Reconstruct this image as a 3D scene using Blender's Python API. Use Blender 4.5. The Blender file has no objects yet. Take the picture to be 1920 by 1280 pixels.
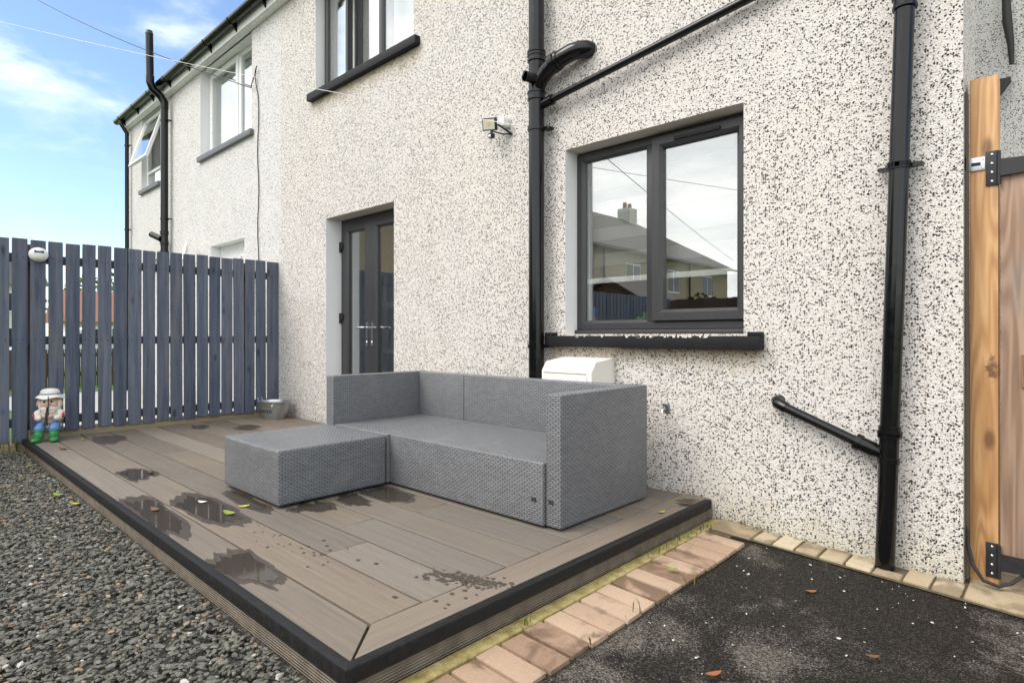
import bpy, bmesh, math, random
from mathutils import Vector, Matrix, noise
from mathutils.geometry import delaunay_2d_cdt
random.seed(7)
R = math.radians
sc = bpy.context.scene
col = sc.collection

# ------------------------------------------------------------------ camera
cam = bpy.data.cameras.new('camera'); camo = bpy.data.objects.new('camera', cam); col.objects.link(camo)
cam.sensor_width = 36.0; cam.lens = 36.0 * 1111 / 1920
cam.shift_y = -12 / 1920
cam.clip_start = .05; cam.clip_end = 3000
camo.location = (0, 0, .95); camo.rotation_euler = (R(90), 0, R(43))
sc.camera = camo
sc.render.resolution_x = 1024; sc.render.resolution_y = 682

# ------------------------------------------------------------------ sky and sun
SUN_EL, SUN_AZ = 48, 205        # azimuth of the sun, clockwise from +y
w = bpy.data.worlds.new('World'); sc.world = w; w.use_nodes = True
nt = w.node_tree; N = nt.nodes; L = nt.links
bg = N['Background']
sky = N.new('ShaderNodeTexSky'); sky.sky_type = 'NISHITA'; sky.sun_disc = False
sky.sun_elevation = R(SUN_EL); sky.sun_rotation = R(SUN_AZ); sky.air_density = 1.0; sky.dust_density = .25; sky.ozone_density = 2.0
tc = N.new('ShaderNodeTexCoord')
mp = N.new('ShaderNodeMapping'); mp.inputs['Scale'].default_value = (2.2, 2.2, 7.5); mp.inputs['Rotation'].default_value = (0.12, .1, .5); mp.inputs['Location'].default_value = (3.3, .4, .9)
L.new(tc.outputs['Generated'], mp.inputs['Vector'])
cn = N.new('ShaderNodeTexNoise'); cn.inputs['Scale'].default_value = 1.25; cn.inputs['Detail'].default_value = 8; cn.inputs['Roughness'].default_value = .55; cn.inputs['Distortion'].default_value = .35
L.new(mp.outputs['Vector'], cn.inputs['Vector'])
sep = N.new('ShaderNodeSeparateXYZ'); L.new(tc.outputs['Generated'], sep.inputs[0])
# cloud bank: the sky is broken in the west and closed to the south and overhead
bank = N.new('ShaderNodeMapRange'); bank.inputs['From Min'].default_value = .05; bank.inputs['From Max'].default_value = -.55
bank.inputs['To Min'].default_value = 0; bank.inputs['To Max'].default_value = .42; bank.interpolation_type = 'SMOOTHSTEP'
L.new(sep.outputs['Y'], bank.inputs['Value'])
top = N.new('ShaderNodeMapRange'); top.inputs['From Min'].default_value = .45; top.inputs['From Max'].default_value = .8
top.inputs['To Min'].default_value = 0; top.inputs['To Max'].default_value = .25; top.interpolation_type = 'SMOOTHSTEP'
L.new(sep.outputs['Z'], top.inputs['Value'])
a1 = N.new('ShaderNodeMath'); a1.operation = 'ADD'; L.new(cn.outputs['Fac'], a1.inputs[0]); L.new(bank.outputs[0], a1.inputs[1])
a2 = N.new('ShaderNodeMath'); a2.operation = 'ADD'; L.new(a1.outputs[0], a2.inputs[0]); L.new(top.outputs[0], a2.inputs[1])
rp = N.new('ShaderNodeMapRange'); rp.inputs['From Min'].default_value = .49; rp.inputs['From Max'].default_value = .84; rp.interpolation_type = 'SMOOTHSTEP'
L.new(a2.outputs[0], rp.inputs['Value'])
cn2 = N.new('ShaderNodeTexNoise'); cn2.inputs['Scale'].default_value = 2.1; cn2.inputs['Detail'].default_value = 5
L.new(mp.outputs['Vector'], cn2.inputs['Vector'])
cr = N.new('ShaderNodeValToRGB'); cr.color_ramp.elements[0].color = (6.2, 6.45, 6.8, 1); cr.color_ramp.elements[1].color = (9.6, 9.55, 9.4, 1)
cr.color_ramp.elements[0].position = .3; cr.color_ramp.elements[1].position = .65
L.new(cn2.outputs['Fac'], cr.inputs[0])
mx = N.new('ShaderNodeMix'); mx.data_type = 'RGBA'
L.new(rp.outputs[0], mx.inputs['Factor'])
L.new(sky.outputs[0], mx.inputs[6]); L.new(cr.outputs[0], mx.inputs[7])
L.new(mx.outputs[2], bg.inputs['Color']); bg.inputs['Strength'].default_value = .15

sun = bpy.data.lights.new('sun', 'SUN'); suno = bpy.data.objects.new('sun', sun); col.objects.link(suno)
sun.energy = 1.5; sun.angle = R(30); sun.color = (1, .95, .88)
sd = Vector((math.sin(R(SUN_AZ)) * math.cos(R(SUN_EL)), math.cos(R(SUN_AZ)) * math.cos(R(SUN_EL)), math.sin(R(SUN_EL))))
suno.rotation_euler = (-sd).to_track_quat('-Z', 'Y').to_euler()
vs = sc.view_settings; vs.view_transform = 'Standard'; vs.look = 'None'; vs.exposure = 0.72; vs.gamma = 1; vs.use_curve_mapping = False

# ------------------------------------------------------------------ materials
class NB:
    def __init__(s, name):
        s.m = bpy.data.materials.new(name); s.m.use_nodes = True
        s.t = s.m.node_tree; s.b = s.t.nodes['Principled BSDF']; s.out = s.t.nodes['Material Output']
    def n(s, typ, **kw):
        o = s.t.nodes.new('ShaderNode' + typ)
        for k, v in kw.items(): setattr(o, k, v)
        return o
    def set(s, sock, v):
        if isinstance(v, bpy.types.NodeSocket): s.t.links.new(v, sock)
        else: sock.default_value = v
    def pos(s): return s.n('NewGeometry').outputs['Position']
    def objc(s): return s.n('TexCoord').outputs['Object']
    def uv(s): return s.n('TexCoord').outputs['UV']
    def rnd(s): return s.n('ObjectInfo').outputs['Random']
    def island(s): return s.n('NewGeometry').outputs['Random Per Island']
    def map(s, v, scale=(1, 1, 1), loc=(0, 0, 0)):
        o = s.n('Mapping'); s.set(o.inputs[0], v); s.set(o.inputs['Scale'], scale); s.set(o.inputs['Location'], loc); return o.outputs[0]
    def noise(s, v, scale, detail=4, rough=.5, dist=0):
        o = s.n('TexNoise'); s.set(o.inputs['Vector'], v); s.set(o.inputs['Scale'], scale); s.set(o.inputs['Detail'], detail)
        s.set(o.inputs['Roughness'], rough); s.set(o.inputs['Distortion'], dist); return o.outputs['Fac']
    def noisec(s, v, scale, detail=2):
        o = s.n('TexNoise'); s.set(o.inputs['Vector'], v); s.set(o.inputs['Scale'], scale); s.set(o.inputs['Detail'], detail); return o.outputs['Color']
    def vor(s, v, scale, feature='F1', rand=1.0):
        o = s.n('TexVoronoi', feature=feature); s.set(o.inputs['Vector'], v); s.set(o.inputs['Scale'], scale); s.set(o.inputs['Randomness'], rand); return o
    def math(s, op, a, b=0.0, c=None, clamp=False):
        o = s.n('Math', operation=op, use_clamp=clamp); s.set(o.inputs[0], a); s.set(o.inputs[1], b)
        if c is not None: s.set(o.inputs[2], c)
        return o.outputs[0]
    def vmath(s, op, a, b):
        o = s.n('VectorMath', operation=op); s.set(o.inputs[0], a); s.set(o.inputs[1], b); return o.outputs[0]
    def vscale(s, a, f):
        o = s.n('VectorMath', operation='SCALE'); s.set(o.inputs[0], a); s.set(o.inputs['Scale'], f); return o.outputs[0]
    def rng(s, v, a, b, c=0.0, d=1.0, smooth=True):
        o = s.n('MapRange'); s.set(o.inputs['Value'], v); s.set(o.inputs['From Min'], a); s.set(o.inputs['From Max'], b)
        s.set(o.inputs['To Min'], c); s.set(o.inputs['To Max'], d)
        if smooth: o.interpolation_type = 'SMOOTHSTEP'
        return o.outputs[0]
    def mix(s, f, a, b, typ='MIX'):
        o = s.n('Mix', data_type='RGBA', blend_type=typ); s.set(o.inputs['Factor'], f)
        for i, v in ((6, a), (7, b)):
            if isinstance(v, tuple) and len(v) == 3: v = (*v, 1)
            s.set(o.inputs[i], v)
        return o.outputs[2]
    def ramp(s, v, stops, interp='LINEAR'):
        o = s.n('ValToRGB'); s.set(o.inputs[0], v); e = o.color_ramp.elements; o.color_ramp.interpolation = interp
        while len(e) < len(stops): e.new(.5)
        for i, (p, c) in enumerate(stops): e[i].position = p; e[i].color = (*c, 1)
        return o.outputs[0]
    def bump(s, h, strength=.5, dist=.01):
        o = s.n('Bump'); s.set(o.inputs['Height'], h); s.set(o.inputs['Strength'], strength); s.set(o.inputs['Distance'], dist)
        s.t.links.new(o.outputs[0], s.b.inputs['Normal']); return o
    def color(s, v): s.set(s.b.inputs['Base Color'], (*v, 1) if isinstance(v, tuple) and len(v) == 3 else v)
    def rough(s, v): s.set(s.b.inputs['Roughness'], v)
    def xyz(s, v):
        o = s.n('SeparateXYZ'); s.set(o.inputs[0], v); return o.outputs

M = {}
def plain(name, c, rough=.5, metal=0, var=.12, scale=30, bump=0):
    q = NB(name); p = q.objc(); f = q.noise(p, scale, 5, .6)
    q.color(q.mix(f, tuple(x * (1 - var) for x in c), tuple(min(1, x * (1 + var)) for x in c)))
    q.rough(q.rng(f, .2, .8, max(0, rough - .08), min(1, rough + .08))); q.b.inputs['Metallic'].default_value = metal
    if bump: q.bump(f, bump, .004)
    M[name] = q.m; return q.m

def harling(name, base, dens, sc1, tint, stains=()):
    q = NB(name); p = q.pos()
    warp = q.vscale(q.vmath('SUBTRACT', q.noisec(p, 120, 2), (.5, .5, .5)), .012)
    pw = q.vmath('ADD', p, warp)
    v1 = q.vor(pw, sc1); v2 = q.vor(pw, sc1 * 1.55)
    big = q.noise(p, 3.0, 3)
    d1 = q.rng(big, .3, .7, dens * .8, dens * 1.2)
    m1 = q.math('MULTIPLY', q.math('LESS_THAN', q.xyz(v1.outputs['Color'])[0], d1), q.rng(v1.outputs['Distance'], .52, .40))
    m2 = q.math('MULTIPLY', q.math('LESS_THAN', q.xyz(v2.outputs['Color'])[1], q.math('MULTIPLY', d1, .75)), q.rng(v2.outputs['Distance'], .50, .38))
    chip = q.math('MAXIMUM', m1, m2)
    fine = q.vor(pw, sc1 * 1.9)
    bc = q.mix(q.xyz(fine.outputs['Color'])[2], tuple(x * .88 for x in base), base)
    tan = q.math('MULTIPLY', q.math('LESS_THAN', q.xyz(fine.outputs['Color'])[0], .07), .5)
    bc = q.mix(tan, bc, (.46, .36, .24))
    cloud = q.rng(q.noise(p, 1.1, 4, .6), .42, .75, 0, .45)
    bc = q.mix(cloud, bc, tuple(a * b for a, b in zip(base, tint)))
    # damp green-yellow splash zone just above the ground
    z = q.xyz(p)[2]
    splash = q.math('MULTIPLY', q.rng(q.math('ADD', z, q.math('MULTIPLY', q.noise(p, 9, 4), .25)), .24, -.06), .5)
    bc = q.mix(splash, bc, (.42, .39, .25))
    if stains:
        X_ = q.xyz(p)[0]
        for (xa, xb, zt, dl) in stains:
            st = q.math('MULTIPLY', q.math('MULTIPLY', q.rng(X_, xa - .08, xa + .10), q.rng(X_, xb + .08, xb - .10)), q.math('MULTIPLY', q.rng(q.math('ADD', z, q.math('MULTIPLY', q.noise(q.map(p, (1, 1, .15)), 14, 4), dl)), zt - dl * .6, zt + dl * .5), q.math('LESS_THAN', z, zt + .005)))
            bc = q.mix(q.math('MULTIPLY', st, .62), bc, (.46, .36, .19))
    cc = q.mix(q.xyz(v1.outputs['Color'])[2], (.010, .010, .011), (.07, .065, .06))
    q.color(q.mix(chip, bc, cc)); q.rough(.85)
    h = q.math('ADD', q.math('MULTIPLY', fine.outputs['Distance'], -.7), q.math('MULTIPLY', chip, .35))
    h = q.math('ADD', h, q.math('MULTIPLY', q.noise(p, 60, 3), .8))
    q.bump(h, .8, .010)
    M[name] = q.m; return q.m
harling('harling_main', (.87, .83, .785), .305, 95, (.96, .92, .86), [(-2.74, -1.19, .868, .16), (-6.17, -4.22, 3.545, .2)])
harling('harling_neighbour', (.84, .825, .81), .20, 100, (.97, .96, .94))
harling('harling_far', (.84, .84, .83), .32, 95, (.95, .96, .97))
harling('harling_tan', (.52, .40, .28), .10, 70, (.92, .9, .86))

def wood(name, stops, axis, freq=26, knots=True, bumpv=.35, rough=.75, wear=None, stretch=.045, stain=None, rings=.0):
    """axis: grain direction index; colour stops across the grain"""
    q = NB(name); p = q.objc(); r = q.rnd()
    off = q.n('CombineXYZ'); 
    for i in range(3): q.set(off.inputs[i], q.math('MULTIPLY', r, 37.0 + 11 * i))
    p = q.vmath('ADD', p, off.outputs[0])
    s = [1, 1, 1]; s[axis] = stretch
    pm = q.map(p, tuple(s))
    g = q.noise(pm, freq, 6, .62, .6)
    fine = q.noise(pm, freq * 7, 3, .6)
    f = q.math('ADD', q.math('MULTIPLY', g, .75), q.math('MULTIPLY', fine, .25))
    ring = q.math('ADD', q.math('MULTIPLY', q.math('SINE', q.math('MULTIPLY', q.noise(q.map(p, tuple(stretch * 1.6 if i == axis else 1 for i in range(3))), 9, 2, .4, .3), 75.0)), .5), .5)
    f = q.math('ADD', q.math('MULTIPLY', f, 1 - rings), q.math('MULTIPLY', q.math('ADD', q.math('MULTIPLY', ring, .5), .25), rings))
    c = q.ramp(f, stops)
    if knots:
        s2 = [1, 1, 1]; s2[axis] = .42
        kv = q.vor(q.map(p, tuple(s2)), 7.0)
        k = q.math('MULTIPLY', q.rng(kv.outputs['Distance'], .20, .06), q.math('LESS_THAN', q.xyz(kv.outputs['Color'])[0], .55))
        c = q.mix(q.math('MULTIPLY', k, .72), c, tuple(x * .28 for x in stops[0][1]))
    if wear:
        wn = q.rng(q.noise(q.map(p, tuple(.25 if i == axis else 1 for i in range(3))), 9, 5, .65), .52, .72, 0, .55)
        c = q.mix(wn, c, wear)
    if stain:
        W_ = q.xyz(q.pos()); nx = q.math('MULTIPLY', q.math('SUBTRACT', W_[0], stain[0]), 28.0); nz = q.math('MULTIPLY', q.math('SUBTRACT', W_[2], stain[1]), 13.0)
        rd = q.math('ADD', q.math('ADD', q.math('MULTIPLY', nx, nx), q.math('MULTIPLY', nz, nz)), q.math('MULTIPLY', q.noise(q.pos(), 45, 4), 1.6))
        c = q.mix(q.math('MULTIPLY', q.rng(rd, 1.5, .7), .85), c, (.11, .022, .006))
    hs = q.rng(r, 0, 1, .82, 1.12, False)
    c = q.mix(1.0, c, q.n('CombineColor').outputs[0], 'MULTIPLY') if False else c
    o = q.n('HueSaturation'); q.set(o.inputs['Color'], c); q.set(o.inputs['Value'], hs); q.set(o.inputs['Saturation'], q.rng(r, 0, 1, 1.1, .85, False))
    q.color(o.outputs[0]); q.rough(rough); q.bump(f, bumpv, .004)
    M[name] = q.m; return q.m
wood('fence_paint', [(.3, (.040, .052, .078)), (.5, (.094, .116, .162)), (.7, (.165, .182, .220))], 2, 24, True, .4, .7, (.165, .158, .162))
wood('rail_paint', [(.25, (.03, .035, .048)), (.6, (.055, .066, .09)), (.8, (.07, .08, .1))], 1, 24, False, .3, .7)
wood('post_brown', [(.25, (.10, .06, .035)), (.6, (.19, .12, .07)), (.8, (.25, .17, .1))], 2, 20, False, .3, .8)
wood('pine', [(.25, (.40, .20, .07)), (.5, (.58, .33, .13)), (.75, (.70, .46, .22))], 2, 17, True, .2, .6, (.55, .33, .16), rings=.38)
wood('pine_post', [(.25, (.30, .13, .04)), (.5, (.50, .26, .09)), (.75, (.66, .41, .19))], 2, 17, True, .25, .6, (.40, .22, .10), stain=(-.238, .80), rings=.38)
wood('gate_wood', [(.25, (.14, .075, .042)), (.5, (.29, .17, .10)), (.75, (.40, .27, .18))], 2, 17, True, .3, .75, (.20, .175, .155), rings=.42)
wood('base_timber', [(.25, (.20, .15, .07)), (.6, (.33, .26, .14)), (.8, (.4, .33, .2))], 1, 22, False, .3, .85)
wood('brown_fence', [(.25, (.05, .035, .025)), (.6, (.10, .065, .045)), (.8, (.14, .095, .07))], 2, 20, False, .3, .85)

def decking(name, axis):
    q = NB(name); p = q.pos(); r = q.rnd(); P = q.xyz(p)
    s = [1, 1, 1]; s[axis] = .02
    off = q.n('CombineXYZ'); q.set(off.inputs[0], q.math('MULTIPLY', r, 31)); q.set(off.inputs[1], q.math('MULTIPLY', r, 17))
    pm = q.map(q.vmath('ADD', p, off.outputs[0]), tuple(s))
    g = q.noise(pm, 55, 5, .65, .3); fine = q.noise(pm, 320, 2, .6)
    blot = q.noise(p, 2.6, 5, .6)
    f = q.math('ADD', q.math('MULTIPLY', g, .6), q.math('MULTIPLY', fine, .4))
    c = q.ramp(f, [(.25, (.112, .092, .074)), (.5, (.178, .149, .122)), (.78, (.240, .205, .172))])
    c = q.mix(q.rng(blot, .45, .75, 0, .5), c, (.185, .160, .118))
    o = q.n('HueSaturation'); q.set(o.inputs['Color'], c); q.set(o.inputs['Value'], q.rng(r, 0, 1, .76, 1.12, False)); q.set(o.inputs['Saturation'], q.rng(q.math('FRACT', q.math('MULTIPLY', r, 7.3)), 0, 1, .85, 1.25, False))
    q.color(o.outputs[0]); q.rough(q.rng(blot, .3, .7, .55, .75)); q.bump(f, .3, .003)
    M[name] = q.m
decking('decking_x', 0); decking('decking_y', 1)
q = NB('fascia'); p = q.pos(); z = q.xyz(p)[2]
gr = q.math('SINE', q.math('MULTIPLY', z, 2 * math.pi / .0095)); q.color(q.ramp(q.noise(p, 14, 5), [(.3, (.15, .12, .09)), (.7, (.25, .205, .155))])); q.rough(.75); q.bump(gr, .7, .003); M['fascia'] = q.m

q = NB('black_trim'); p = q.pos(); f = q.noise(p, 45, 6, .7); sp = q.rng(q.noise(p, 300, 2), .68, .76)
c = q.ramp(f, [(.3, (.008, .008, .0085)), (.7, (.022, .0215, .021))]); q.color(q.mix(q.math('MULTIPLY', sp, .3), c, (.2, .19, .17))); q.rough(q.rng(f, .3, .7, .42, .65)); q.b.inputs['Specular IOR Level'].default_value = .2; q.bump(f, .15, .003); M['black_trim'] = q.m

def wicker(name):
    q = NB(name); U = q.xyz(q.uv()); row = .0112; per = .034
    vv = q.math('DIVIDE', U[1], row); ri = q.math('FLOOR', vv); fv = q.math('FRACT', vv)
    par = q.math('MULTIPLY', q.math('MODULO', q.math('ABSOLUTE', ri), 2), .5)
    uu = q.math('ADD', q.math('DIVIDE', U[0], per), par)
    hump = q.math('SINE', q.math('MULTIPLY', fv, math.pi))
    over = q.math('ADD', q.math('MULTIPLY', q.math('COSINE', q.math('MULTIPLY', uu, 2 * math.pi)), .5), .5)
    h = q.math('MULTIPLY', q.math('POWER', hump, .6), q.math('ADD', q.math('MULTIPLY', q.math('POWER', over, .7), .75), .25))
    rn = q.n('TexWhiteNoise', noise_dimensions='2D'); cv = q.n('CombineXYZ'); q.set(cv.inputs[0], ri); q.set(cv.inputs[1], q.math('FLOOR', q.math('MULTIPLY', uu, 1)))
    q.set(rn.inputs['Vector'], cv.outputs[0])
    c = q.mix(rn.outputs['Value'], (.158, .162, .172), (.205, .210, .218))
    c = q.mix(q.rng(h, .42, .12), c, (.035, .037, .041))  # gaps and dips of the weave darkened in the colour, standing in for shade
    dust = q.rng(q.noise(q.objc(), 5, 5, .6), .5, .75, 0, .25)
    q.color(q.mix(dust, c, (.25, .245, .235))); q.rough(.42); q.bump(h, .45, .0045); M[name] = q.m
wicker('wicker')

q = NB('asphalt'); p = q.pos()
wetn = q.noise(p, 1.9, 6, .62, .5); gran = q.vor(p, 210); gn = q.noise(p, 150, 3)
P = q.xyz(p)
near = q.rng(P[1], 1.75, 2.75, -.05, .12)          # water lies in the low strip by the wall
wv = q.math('ADD', q.math('ADD', wetn, near), q.math('MULTIPLY', q.math('SUBTRACT', gn, .5), .42))
wet = q.rng(wv, .445, .525)
dry = q.ramp(q.xyz(gran.outputs['Color'])[0], [(.1, (.040, .034, .028)), (.6, (.105, .093, .079)), (.95, (.21, .188, .16))])
wt = q.ramp(q.xyz(gran.outputs['Color'])[0], [(.1, (.007, .006, .005)), (.7, (.020, .017, .0145)), (.97, (.06, .053, .046))])
q.color(q.mix(wet, dry, wt)); q.rough(q.rng(wet, 0, 1, .9, .6)); q.bump(q.math('ADD', gran.outputs['Distance'], gn), .7, .006); q.b.inputs['Specular IOR Level'].default_value = .18; M['asphalt'] = q.m

def paver(name, stops, wetc):
    q = NB(name); p = q.pos(); r = q.rnd()
    f = q.math('ADD', q.math('MULTIPLY', r, .6), q.math('MULTIPLY', q.noise(p, 60, 5, .7), .4))
    c = q.ramp(f, stops); gr = q.noise(p, 380, 2)
    c = q.mix(q.math('MULTIPLY', q.rng(gr, .6, .75), .3), c, (.6, .5, .42))
    damp = q.math('MULTIPLY', q.rng(q.math('ADD', q.noise(p, 7, 4, .55, .5), q.math('MULTIPLY', q.math('FRACT', q.math('MULTIPLY', r, 9.7)), .30)), .62, .82), .8)
    q.color(q.mix(damp, c, wetc)); q.rough(q.rng(damp, 0, 1, .85, .6)); q.bump(q.math('ADD', gr, q.noise(p, 40, 3)), .4, .004); M[name] = q.m
paver('brick_paver', [(.2, (.27, .17, .11)), (.5, (.36, .24, .16)), (.8, (.44, .315, .22))], (.13, .08, .048))
paver('sett', [(.2, (.33, .255, .16)), (.5, (.43, .345, .225)), (.8, (.52, .44, .31))], (.20, .15, .09))
q = NB('mossy_concrete'); p = q.pos(); f = q.noise(p, 18, 6, .65); q.color(q.ramp(f, [(.3, (.19, .14, .05)), (.5, (.34, .275, .10)), (.7, (.48, .41, .22))])); q.rough(.9); q.bump(q.noise(p, 90, 4), .6, .008); M['mossy_concrete'] = q.m
q = NB('joint_sand'); p = q.pos(); q.color(q.ramp(q.noise(p, 30, 6, .7), [(.3, (.05, .04, .022)), (.55, (.11, .09, .05)), (.75, (.10, .13, .03))])); q.rough(.95); q.bump(q.noise(p, 120, 3), .6, .006); M['joint_sand'] = q.m
q = NB('gravel_stone'); i = q.island(); p = q.pos()
c = q.ramp(i, [(0, (.088, .087, .068)), (.3, (.140, .136, .108)), (.6, (.185, .176, .14)), (.90, (.118, .120, .104)), (.955, (.40, .25, .13)), (.985, (.62, .58, .52))], 'CONSTANT')
c = q.mix(q.math('MULTIPLY', q.noise(p, 70, 4), .6), c, (.075, .07, .058)); q.color(c); q.rough(.7); q.bump(q.noise(p, 160, 4), .4, .004); M['gravel_stone'] = q.m
q = NB('gravel_bed'); p = q.pos(); v = q.vor(p, 55); q.color(q.mix(q.xyz(v.outputs['Color'])[0], (.035, .034, .03), (.10, .098, .085))); q.rough(.9); q.bump(v.outputs['Distance'], .8, .02); M['gravel_bed'] = q.m
q = NB('grass'); p = q.pos(); f = q.noise(p, 1.2, 6, .7); f2 = q.noise(p, 60, 3); q.color(q.ramp(q.math('ADD', q.math('MULTIPLY', f, .6), q.math('MULTIPLY', f2, .4)), [(.3, (.045, .085, .015)), (.55, (.10, .18, .03)), (.75, (.16, .23, .06))])); q.rough(.9); q.bump(f2, .8, .03); M['grass'] = q.m
q = NB('leaf_green'); i = q.island(); q.color(q.ramp(i, [(0, (.05, .085, .02)), (.5, (.10, .14, .03)), (1, (.20, .19, .04))])); q.rough(.6); M['leaf_green'] = q.m

plain('patio_slab', (.42, .41, .39), .8, 0, .2, 3)
plain('black_pvc', (.0035, .0036, .004), .17, 0, .3, 20); M['black_pvc'].node_tree.nodes['Principled BSDF'].inputs['Specular IOR Level'].default_value = .42
plain('grey_upvc', (.036, .036, .039), .38, 0, .08, 60)
plain('black_sill', (.011, .011, .012), .6, 0, .5, 25, .4); M['black_sill'].node_tree.nodes['Principled BSDF'].inputs['Specular IOR Level'].default_value = .25
plain('white_upvc', (.82, .82, .82), .3, 0, .03)
plain('white_paint', (.82, .82, .83), .65, 0, .04, 8, .1)
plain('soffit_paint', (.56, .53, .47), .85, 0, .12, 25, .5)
plain('grey_sill', (.14, .145, .16), .6, 0, .15)
plain('meter_white', (.84, .81, .75), .4, 0, .05, 6)
plain('dark_rubber', (.012, .012, .013), .6)
plain('chrome', (.75, .75, .76), .18, 1, .05)
plain('galvanised', (.55, .57, .58), .35, .9, .2, 35)
plain('zinc', (.50, .53, .54), .32, .9, .25, 12)
plain('room_wall', (.42, .42, .41), .8)
plain('room_floor', (.12, .10, .09), .6)
plain('blind_white', (.86, .86, .84), .6)
plain('blind_grey', (.24, .235, .22), .7); plain('blind_pale', (.38, .37, .36), .7)
plain('roof_tile', (.065, .055, .05), .8, 0, .35, 4, .4)
plain('brick_red', (.26, .12, .08), .85, 0, .3, 14)
plain('black_iron', (.016, .016, .018), .5, 0, .4, 40, .2)
plain('lamp_face', (.66, .66, .52), .25, 0, .05)
plain('lamp_chip', (.72, .50, .22), .4)
plain('cable_black', (.02, .02, .02), .6)
plain('cable_white', (.75, .74, .70), .6)
plain('skin', (.70, .50, .38), .45, 0, .06, 25)
plain('gnome_white', (.80, .76, .68), .4, 0, .06, 25)
plain('gnome_coat', (.68, .58, .44), .45, 0, .1, 20)
plain('gnome_blue', (.11, .25, .52), .4, 0, .35, 40)
plain('gnome_green', (.035, .24, .07), .4, 0, .45, 40)
plain('gnome_red', (.55, .04, .05), .4)
plain('gnome_band', (.30, .42, .58), .4)
plain('eye_dark', (.02, .02, .025), .2)
plain('cream_wall', (.72, .64, .52), .85, 0, .05, 5)
plain('car_paint', (.72, .74, .76), .2, 0, .03)
plain('window_dark', (.03, .04, .05), .08)
plain('leaf_orange', (.30, .10, .03), .6, 0, .3)
plain('leaf_brown', (.16, .08, .035), .7, 0, .3)
plain('leaf_yellow', (.50, .45, .05), .6, 0, .3)
plain('leaf_fresh', (.20, .30, .03), .5, 0, .3)
plain('white_chip', (.60, .58, .53), .6, 0, .05)
plain('foam', (.10, .08, .06), .9, 0, .5, 80, .5)
plain('red_paint', (.6, .02, .02), .4)
plain('pink_toy', (.7, .18, .35), .5); plain('blue_toy', (.12, .25, .6), .5)
plain('house_plant', (.06, .22, .03), .5, 0, .3)
q = NB('rusty_pine_stain'); q.color((.12, .03, .01)); M['rust'] = q.m
q = NB('puddle_water'); p = q.pos(); f = q.noise(q.map(p, (.02, 1, 1)), 260, 3)
q.color(q.ramp(f, [(.3, (.040, .031, .024)), (.7, (.058, .046, .036))])); q.rough(.05); q.b.inputs['IOR'].default_value = 1.4; M['puddle_water'] = q.m
q = NB('damp_deck'); p = q.pos(); f = q.noise(q.map(p, (.05, 1, 1)), 90, 4); q.color(q.ramp(f, [(.3, (.044, .034, .026)), (.7, (.072, .057, .045))])); q.rough(.45); M['damp_deck'] = q.m
# window glass: clear pane with a strong mirror reflection
q = NB('glass'); q.t.nodes.remove(q.b)
tr = q.n('BsdfTransparent'); tr.inputs[0].default_value = (.96, .975, .97, 1); gl = q.n('BsdfGlossy'); gl.inputs['Roughness'].default_value = .0; gl.inputs[0].default_value = (.95, .96, .95, 1)
lw = q.n('LayerWeight'); lw.inputs[0].default_value = .5; ms = q.n('MixShader'); q.set(ms.inputs[0], q.math('ADD', q.math('MULTIPLY', q.math('POWER', lw.outputs['Facing'], 2.5), .55), .27, clamp=True))
q.t.links.new(tr.outputs[0], ms.inputs[1]); q.t.links.new(gl.outputs[0], ms.inputs[2]); q.t.links.new(ms.outputs[0], q.out.inputs[0]); M['glass'] = q.m

# ------------------------------------------------------------------ builders
def tag(o, label=None, cat=None, group=None, kind=None):
    if label: o['label'] = label
    if cat: o['category'] = cat
    if group: o['group'] = group
    if kind: o['kind'] = kind
    return o
BASE = {}
def base_of(p): return BASE.get(p.name, Vector((0, 0, 0))) if p else Vector((0, 0, 0))
def thing(name, label, cat, loc, group=None, kind=None):
    o = bpy.data.objects.new(name, None); col.objects.link(o); o.location = loc; o.empty_display_size = .1
    BASE[o.name] = Vector(loc); return tag(o, label, cat, group, kind)
def link(name, me, mat, parent=None, smooth=False):
    o = bpy.data.objects.new(name, me); col.objects.link(o)
    if mat: me.materials.append(M[mat])
    if parent: o.parent = parent; BASE[o.name] = base_of(parent)
    if smooth:
        for p in me.polygons: p.use_smooth = True
    return o
def from_bm(name, bm, mat, parent=None, smooth=False, uvm=False, auto=None):
    b = base_of(parent)
    bm.normal_update()
    if uvm:
        ul = bm.loops.layers.uv.new('UVMap')
        for f in bm.faces:
            n = f.normal; a = max(range(3), key=lambda i: abs(n[i]))
            for l in f.loops:
                c = l.vert.co
                l[ul].uv = (c.y, c.z) if a == 0 else ((c.x, c.z) if a == 1 else (c.x, c.y))
    bmesh.ops.translate(bm, verts=bm.verts, vec=-b)
    me = bpy.data.meshes.new(name); bm.to_mesh(me); bm.free()
    o = link(name, me, mat, parent, smooth)
    if auto is not None:
        for p in me.polygons: p.use_smooth = True
        try: me.set_sharp_from_angle(angle=R(auto))
        except Exception: pass
    return o
def add_box(bm, x0, x1, y0, y1, z0, z1, bev=0, seg=2):
    vs = [bm.verts.new(c) for c in ((x0, y0, z0), (x1, y0, z0), (x1, y1, z0), (x0, y1, z0), (x0, y0, z1), (x1, y0, z1), (x1, y1, z1), (x0, y1, z1))]
    fs = [bm.faces.new([vs[i] for i in f]) for f in ((3, 2, 1, 0), (4, 5, 6, 7), (0, 1, 5, 4), (1, 2, 6, 5), (2, 3, 7, 6), (3, 0, 4, 7))]
    if bev:
        es = list({e for f in fs for e in f.edges})
        bmesh.ops.bevel(bm, geom=es, offset=bev, segments=seg, affect='EDGES', profile=.6)
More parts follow.
